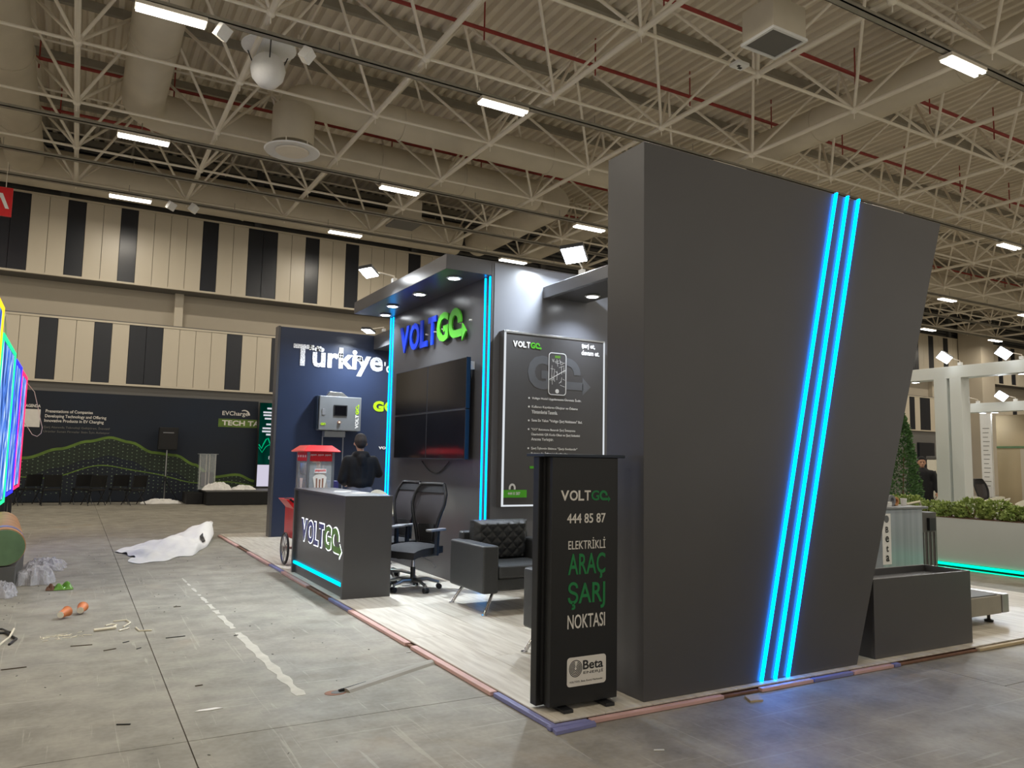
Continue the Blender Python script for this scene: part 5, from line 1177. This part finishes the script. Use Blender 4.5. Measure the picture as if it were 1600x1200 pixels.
for k, (x, y, L_, a, m, lab) in enumerate(((0.88, 7.45, 0.16, 0.1, 'plastic', 'thin black stick right of the floor joint'), (0.36, 5.22, 0.08, -0.4, 'plastic', 'short black strip near the bottom edge'), (0.49, 7.43, 0.06, 0.6, 'plastic', 'small black scrap below the white cables'),
        (0.57, 7.15, 0.05, 0.8, 'plastic', 'tiny black chip left of the floor joint'), (0.16, 7.45, 0.16, -0.1, 'joint', 'thin brown stick on the left concrete'), (0.36, 7.2, 0.10, 0.4, 'joint', 'thin slanting brown splinter'),
        (-0.28, 6.88, 0.16, 0.1, 'joint', 'dark splinter near the left edge'), (2.949, 3.466, 0.06, -0.4, 'white', 'small white stub on the concrete below the totem'), (2.52, 6.1, 0.05, 0.3, 'white', 'small white chip beside the platform edge'),
        (1.05, 8.9, 0.07, 0.0, 'joint', 'dark splinter right of the cups'), (1.36, 7.3, 0.04, 0.3, 'plastic', 'tiny dark chip beyond the tape line'), (0.86, 5.85, 0.05, 0.1, 'joint', 'small dark flake on the near concrete'))):
    o = MB().box(-L_/2, L_/2, -0.004, 0.004, 0.001, 0.007).build('floor_scrap', m, bevel=0.001, seg=1); o.location = (x, y, 0); o.rotation_euler = (0, 0, a); tag(o, lab, 'scrap')
o = MB().prism([(0, 0), (0.09, -0.012), (0.17, 0.0), (0.13, 0.028), (0.03, 0.022)], (0.76, 5.28, 0.001), (1, 0, 0), (0, 1, 0), (0, 0, 1), 0.003).build('paper_scrap', 'paper'); tag(o, 'flat white paper scrap on the near concrete', 'paper')
rs = random.Random(11); mb = MB()
for k in range(26):
    x, y, a = -0.02+rs.gauss(0, 0.07), 7.85+rs.gauss(0, 0.08), rs.uniform(0, PI); L_ = rs.uniform(0.02, 0.11)
    dx, dy = math.cos(a)*L_/2, math.sin(a)*L_/2; mb.cyl((x-dx, y-dy, 0.004), (x+dx, y+dy, 0.006), 0.003, n=5)
o = mb.build('wood_shavings', 'wire_w'); tag(o, 'scatter of pale shavings on the left concrete', 'shavings', kind='stuff')
# dust crumbs
mb = MB()
for k in range(130):
    x, y = rs.uniform(-0.9, 2.45), rs.uniform(4.2, 15); r_ = rs.uniform(0.003, 0.008)
    mb.prism([(r_*math.cos(i*PI/2.5+k), r_*math.sin(i*PI/2.5)) for i in range(5)], (x, y, 0.0005), (1, 0, 0), (0, 1, 0), (0, 0, 1), r_*0.6)
o = mb.build('floor_crumbs', 'wall_d'); tag(o, 'dust and small crumbs scattered on the concrete floor', 'debris', kind='stuff')
# worn tape line
L0 = []; R0 = []
for i in range(60):
    u = i/59; y = 5.33+(10.9-5.33)*u; w = 0.034+0.012*math.sin(i*1.7)+rs.uniform(-0.008, 0.008); x = 1.435-0.11*u
    if u > 0.45: w *= max(0.12, 0.8-0.9*(u-0.45))
    L0.append((x-w, y)); R0.append((x+w, y))
t = thing('floor_tape', 'worn pale tape line on the concrete left of the platform', 'tape', (1.4, 8.0, 0)); mb = MB()
for i in range(60):
    if i in (22, 23, 31, 34, 38, 43, 45, 46, 50, 51, 54, 59):
        if mb.v: mb.build('tape_piece', 'tape', t)
        mb = MB(); continue
    mb.prism([L0[i], R0[i], R0[i+1], L0[i+1]], (0, 0, 0.0005), (1, 0, 0), (0, 1, 0), (0, 0, 1), 0.0015)
# pale tape line on the concrete left of the platform', 'tape')
# floor cable cover
t = thing('cable_cover', 'grey half-round cable cover between a floor outlet and the platform', 'cable cover', (2.15, 5.5, 0))
a, b = Vector((1.72, 5.285, 0)), Vector((2.56, 5.72, 0)); d = (b-a).normalized(); n_ = Vector((-d.y, d.x, 0))
prof = [(-0.055, 0.0), (-0.035, 0.016), (-0.012, 0.022), (0.012, 0.022), (0.035, 0.016), (0.055, 0.0)]
MB().prism(prof, a, n_, (0, 0, 1), d, (b-a).length).build('cover', 'galv', t)
MB().prism([(0.075*math.cos(i*PI/10), 0.055*math.sin(i*PI/10)) for i in range(20)], (1.655, 5.285, 0.0005), (1, 0, 0), (0, 1, 0), (0, 0, 1), 0.002).build('outlet_ring', 'rust', t)
MB().prism([(0.05*math.cos(i*PI/8), 0.035*math.sin(i*PI/8)) for i in range(16)], (1.675, 5.287, 0.001), (1, 0, 0), (0, 1, 0), (0, 0, 1), 0.003).build('outlet_lid', 'louvre', t)
MB().tube([(1.68, 5.29, 0.008), (1.74, 5.30, 0.014), (1.9, 5.38, 0.012)], 0.012, 6).build('cable', 'plastic', t)

# =================================================================== NEIGHBOUR STANDS ON THE RIGHT
pw = thing('hedge_planter', 'long light grey planter box with a green light line at its foot', 'planter', (12.7, 6.5, 0))
MB().box(12.40, 13.0, 1.0, 13.0, 0.09, 0.80).build('box', 'grey_stand', pw, bevel=0.004)
MB().box(12.45, 12.95, 1.02, 12.98, 0.0, 0.09).build('plinth', 'black', pw)
MB().box(12.395, 12.95, 1.0, 13.0, 0.80, 0.805).build('soil', 'brown', pw)
MB().box(12.36, 12.40, 1.0, 13.0, 0.045, 0.085).build('light_strip', 'led_green', pw)
MB().box(12.33, 12.36, 1.0, 13.0, 0.0, 0.012).build('strip_reflection', 'led_green', pw)  # glowing sliver on the floor drawn as the green line's reflection
def leafy(name, label, cat, c, rx, ry, h, n, size, m, group=None, shape='bush', seed=0, stem=True):
    r_ = random.Random(seed); t = thing(name, label, cat, c, group); mb = MB()
    for k in range(n):
        u = r_.random(); ang = r_.uniform(0, 2*PI)
        rad = (0.35+0.65*math.sqrt(r_.random()))
        prof_ = (math.sin(PI*(0.30+0.60*u)) if shape == 'bush' else (1.02-u)**0.55)
        x, y, z = c[0]+rx*rad*prof_*math.cos(ang), c[1]+ry*rad*prof_*math.sin(ang), c[2]+0.03+h*u
        s1 = size*r_.uniform(0.6, 1.25); e = Vector((math.cos(ang)+r_.uniform(-.7, .7), math.sin(ang)+r_.uniform(-.7, .7), r_.uniform(-0.2, 1.0))).normalized()
        w = e.orthogonal().normalized(); w = (Matrix.Rotation(r_.uniform(0, 6), 3, e) @ w)*s1*0.32; p = Vector((x, y, z)); up_ = e.cross(w)*0.25
        mb.add([p, p+e*s1*0.5+w, p+e*s1, p+e*s1*0.5-w, p+e*s1*0.5+up_], [(0, 1, 4), (1, 2, 4), (2, 3, 4), (3, 0, 4)])
    o = mb.build('foliage', m, t); o['kind'] = 'stuff'
    for k in range(3 if stem else 1):
        a_ = k*2.1; MB().tube([(c[0], c[1], c[2]), (c[0]+rx*0.3*math.cos(a_), c[1]+ry*0.3*math.sin(a_), c[2]+h*0.7)], 0.012, 5).build('stem', 'brown', t)
    return t
ordn = ['first', 'second', 'third', 'fourth', 'fifth', 'sixth', 'seventh', 'eighth', 'ninth', 'tenth', 'eleventh', 'twelfth', 'thirteenth', 'fourteenth', 'fifteenth', 'sixteenth', 'seventeenth', 'eighteenth']
for k in range(14):
    leafy('hedge_shrub', 'leafy green hedge shrub, %s from the near end of the planter' % ordn[k], 'shrub', (12.66+0.04*math.sin(k*2), 5.4+0.36*k, 0.78), 0.27, 0.29, 0.25+0.05*math.sin(k*1.7), 950, 0.062, 'leaf', 'hedge shrubs in the grey planter', seed=k)
leafy('topiary_tree', 'slim pointed evergreen tree behind the slanting wall edge', 'tree', (15.0, 10.0, 0.35), 0.46, 0.46, 2.35, 6000, 0.065, 'leaf_d', shape='cone', seed=77, stem=False)
t = thing('tree_pot', 'dark pot under the slim evergreen tree', 'pot', (15.0, 10.0, 0)); MB().lathe([(0.0, 0.0), (0.17, 0.0), (0.22, 0.36), (0.24, 0.36), (0.24, 0.38), (0.20, 0.38), (0.18, 0.32), (0.0, 0.32)], (15.0, 10.0, 0), 20).build('pot', 'louvre', t, smooth=True)
# white frame stand
wf = thing('white_stand_frame', 'white stand frame of beam and double columns behind the hedge', 'stand frame', (16, 9, 0))
MB().box(15.85, 16.15, 3.0, 12.2, 3.47, 3.72).build('beam', 'white_stand', wf, bevel=0.004)
MB().box(15.85, 16.15, 9.47, 9.75, 0, 3.47).build('column', 'white_stand', wf, bevel=0.004); MB().box(15.85, 16.15, 9.17, 9.41, 0, 3.47).build('column', 'white_stand', wf, bevel=0.004)
MB().box(15.85, 16.15, 3.0, 3.28, 0, 3.47).build('column', 'white_stand', wf)
wf2 = thing('white_stand_frame', 'farther lower white frame beam above the beige wall', 'stand frame', (20, 9, 0))
MB().box(19.85, 20.15, 5.0, 11.9, 3.02, 3.25).build('beam', 'white_stand', wf2, bevel=0.004); MB().box(19.85, 20.15, 11.65, 11.9, 0, 3.02).build('column', 'white_stand', wf2)
flood((15.9, 9.2, 3.76), (15.72, 9.42, 3.90), (12.5, 8.2, 1.8), 'left floodlight above the near white beam', 14); flood((15.9, 8.0, 3.76), (15.72, 8.24, 3.86), (12.5, 7.0, 1.8), 'right floodlight above the near white beam', 14)
flood((19.9, 11.1, 3.28), (19.7, 11.36, 3.40), (16.0, 9.3, 1.6), 'left floodlight above the farther white beam', 14); flood((19.9, 10.2, 3.28), (19.7, 10.42, 3.38), (16.0, 8.3, 1.6), 'right floodlight above the farther white beam', 14)
for (x, y, z, lab) in ((16.0, 10.25, 3.468, 'downlight under the near white beam beside the slanting wall'), (16.0, 8.05, 3.468, 'downlight under the near white beam at the right edge'), (20.0, 11.05, 3.018, 'left downlight under the farther white beam'), (20.0, 10.75, 3.018, 'right downlight under the farther white beam')):
    downlight(x, y, z, (x, y, 0), lab, 8)
bg = thing('beige_stand_wall', 'plain beige stand wall at the right edge', 'stand wall', (20.4, 8, 0))
MB().box(20.3, 20.5, 4.0, 10.9, 0, 2.95).build('panel', 'beige_stand', bg); MB().box(20.285, 20.3, 4.0, 10.9, 2.12, 2.17).build('green_line', 'rollgreen', bg); MB().box(20.2, 20.3, 4.0, 10.3, 0, 2.1).build('front_panel', 'wall', bg)
ib = thing('info_board', 'tall white printed board leaning by the beige wall', 'board', (19.9, 10.95, 0))
MB().box(19.88, 19.95, 10.80, 11.06, 0.9, 2.98).build('board', 'white', ib); MB().box(19.9, 19.93, 10.85, 10.89, 0, 0.9).build('leg', 'alu', ib); MB().box(19.9, 19.93, 10.97, 11.01, 0, 0.9).build('leg', 'alu', ib)
for k in range(14): MB().box(19.875, 19.88, 10.84+0.02*(k % 3), 11.0, 2.6-0.11*k, 2.615-0.11*k).build('print_line', 'textgrey', ib)
gl = thing('green_light_column', 'pair of upright green light tubes beside the white columns', 'light tube', (20.0, 11.45, 0))
MB().box(19.97, 20.0, 11.43, 11.485, 0.75, 2.45).build('tube', 'led_green', gl); MB().box(19.97, 20.0, 11.51, 11.535, 1.6, 2.45).build('tube', 'led_green', gl); MB().box(20.0, 20.08, 11.40, 11.55, 0, 2.5).build('backing', 'louvre', gl)
for k, (x, y, lab) in enumerate(((23.0, 14.24, 'pale yellow charging post with a cable loop left of the white columns'), (23.0, 13.5, 'pale charging post with a cable loop between the white columns'))):
    t = thing('charging_post', lab, 'charging post', (x, y, 0)); MB().box(x-0.12, x+0.12, y-0.15, y+0.15, 0, 1.85).build('body', 'cream', t, bevel=0.03); MB().box(x-0.13, x+0.13, y-0.16, y+0.16, 1.85, 1.95).build('cap', 'louvre', t, bevel=0.02)
    MB().tube([(x-0.15, y-0.10, 1.5), (x-0.2, y-0.02, 1.2), (x-0.2, y+0.02, 0.9), (x-0.18, y-0.1, 0.62), (x-0.15, y-0.2, 0.8), (x-0.15, y-0.2, 1.3), (x-0.14, y-0.12, 1.5)], 0.022, 8).build('cable', 'plastic', t, smooth=True)
t = MB().prism([(12.05, 0), (12.45, 0), (12.45, 2.3), (12.35, 2.6), (12.15, 2.75), (12.05, 2.4)], (20.9, 0, 0), (0, 1, 0), (0, 0, 1), (1, 0, 0), 0.25).build('grey_stand_panel', 'wall_d', bevel=0.01); tag(t, 'grey rounded stand panel behind the charging posts', 'panel')
def shell_chair():
    t = thing('shell_chair', 'x', 'chair', group='cream shell chairs behind the hedge')
    def f(u, v):
        a = (u-0.5)*PI*0.95; r_ = 0.25; 
        return (r_*math.sin(a)*(1+0.05*v), 0.20-r_*math.cos(a)*1.1*(0.35+0.65*v)+0.05, 0.45+0.42*v*(0.72+0.28*math.cos(a*1.1)))
    MB().grid(f, 14, 8, (0, 0.012, 0)).build('backrest', 'cream', t, smooth=True)
    MB().grid(lambda u, v: ((u-0.5)*0.46*(1-0.2*v), -0.18+0.46*v, 0.45-0.03*math.sin(PI*u)*math.sin(PI*v)), 8, 8, (0, 0, 0.015)).build('seat', 'cream', t, smooth=True)
    for sx in (-0.17, 0.17):
        for sy in (-0.12, 0.22): MB().tube([(sx*0.7, sy*0.8, 0.45), (sx*1.2, sy*1.2, 0)], [0.016, 0.010], 6).build('leg', 'ply', t)
    return t
sc_ = shell_chair()
for k, (x, y, a, lab) in enumerate(((17.0, 11.15, 0.6, 'cream shell chair left of the person in the coat'), (17.8, 10.1, -0.6, 'cream shell chair right of the white columns'), (18.6, 9.95, -0.2, 'cream shell chair, second right of the columns'),
        (17.8, 9.35, 0.3, 'cream shell chair, third right of the columns'), (18.5, 9.15, -0.5, 'cream shell chair, fourth right of the columns'), (18.3, 10.75, 2.4, 'cream shell chair behind the front row near the green tubes'), (17.7, 8.55, 1.0, 'cream shell chair at the right picture edge'))):
    o = sc_ if k == 0 else copy_tree(sc_)
    o.location = (x, y, 0); o.rotation_euler = (0, 0, a); o.scale = (1.12,)*3; o['label'] = lab
o = copy_tree(oc); o.location = (19.35, 10.5, 0); o.rotation_euler = (0, 0, 1.6); o.scale = (1.15,)*3; o['label'] = 'black office chair beside the beige wall'; o['group'] = 'office chairs on the neighbour stand'
o = copy_tree(oc); o.location = (19.15, 11.4, 0); o.rotation_euler = (0, 0, 0.4); o.scale = (1.15,)*3; o['label'] = 'black office chair below the green light tubes'; o['group'] = 'office chairs on the neighbour stand'
t = thing('white_table', 'white table top behind the hedge below the charging posts', 'table', (18.0, 11.4, 0)); MB().box(17.8, 18.2, 11.2, 12.3, 0.72, 0.76).build('top', 'white', t, bevel=0.01)
for y in (11.3, 12.2): MB().box(17.95, 18.05, y-0.04, y+0.04, 0, 0.72).build('leg', 'white', t)
for k, x in enumerate((44.2, 46.9, 50.6)):
    o = MB().box(x, x+1.5, 28.2, 28.36, 0, 3.1).build('door_%d' % (k+1), 'panel_d'); o['kind'] = 'structure'
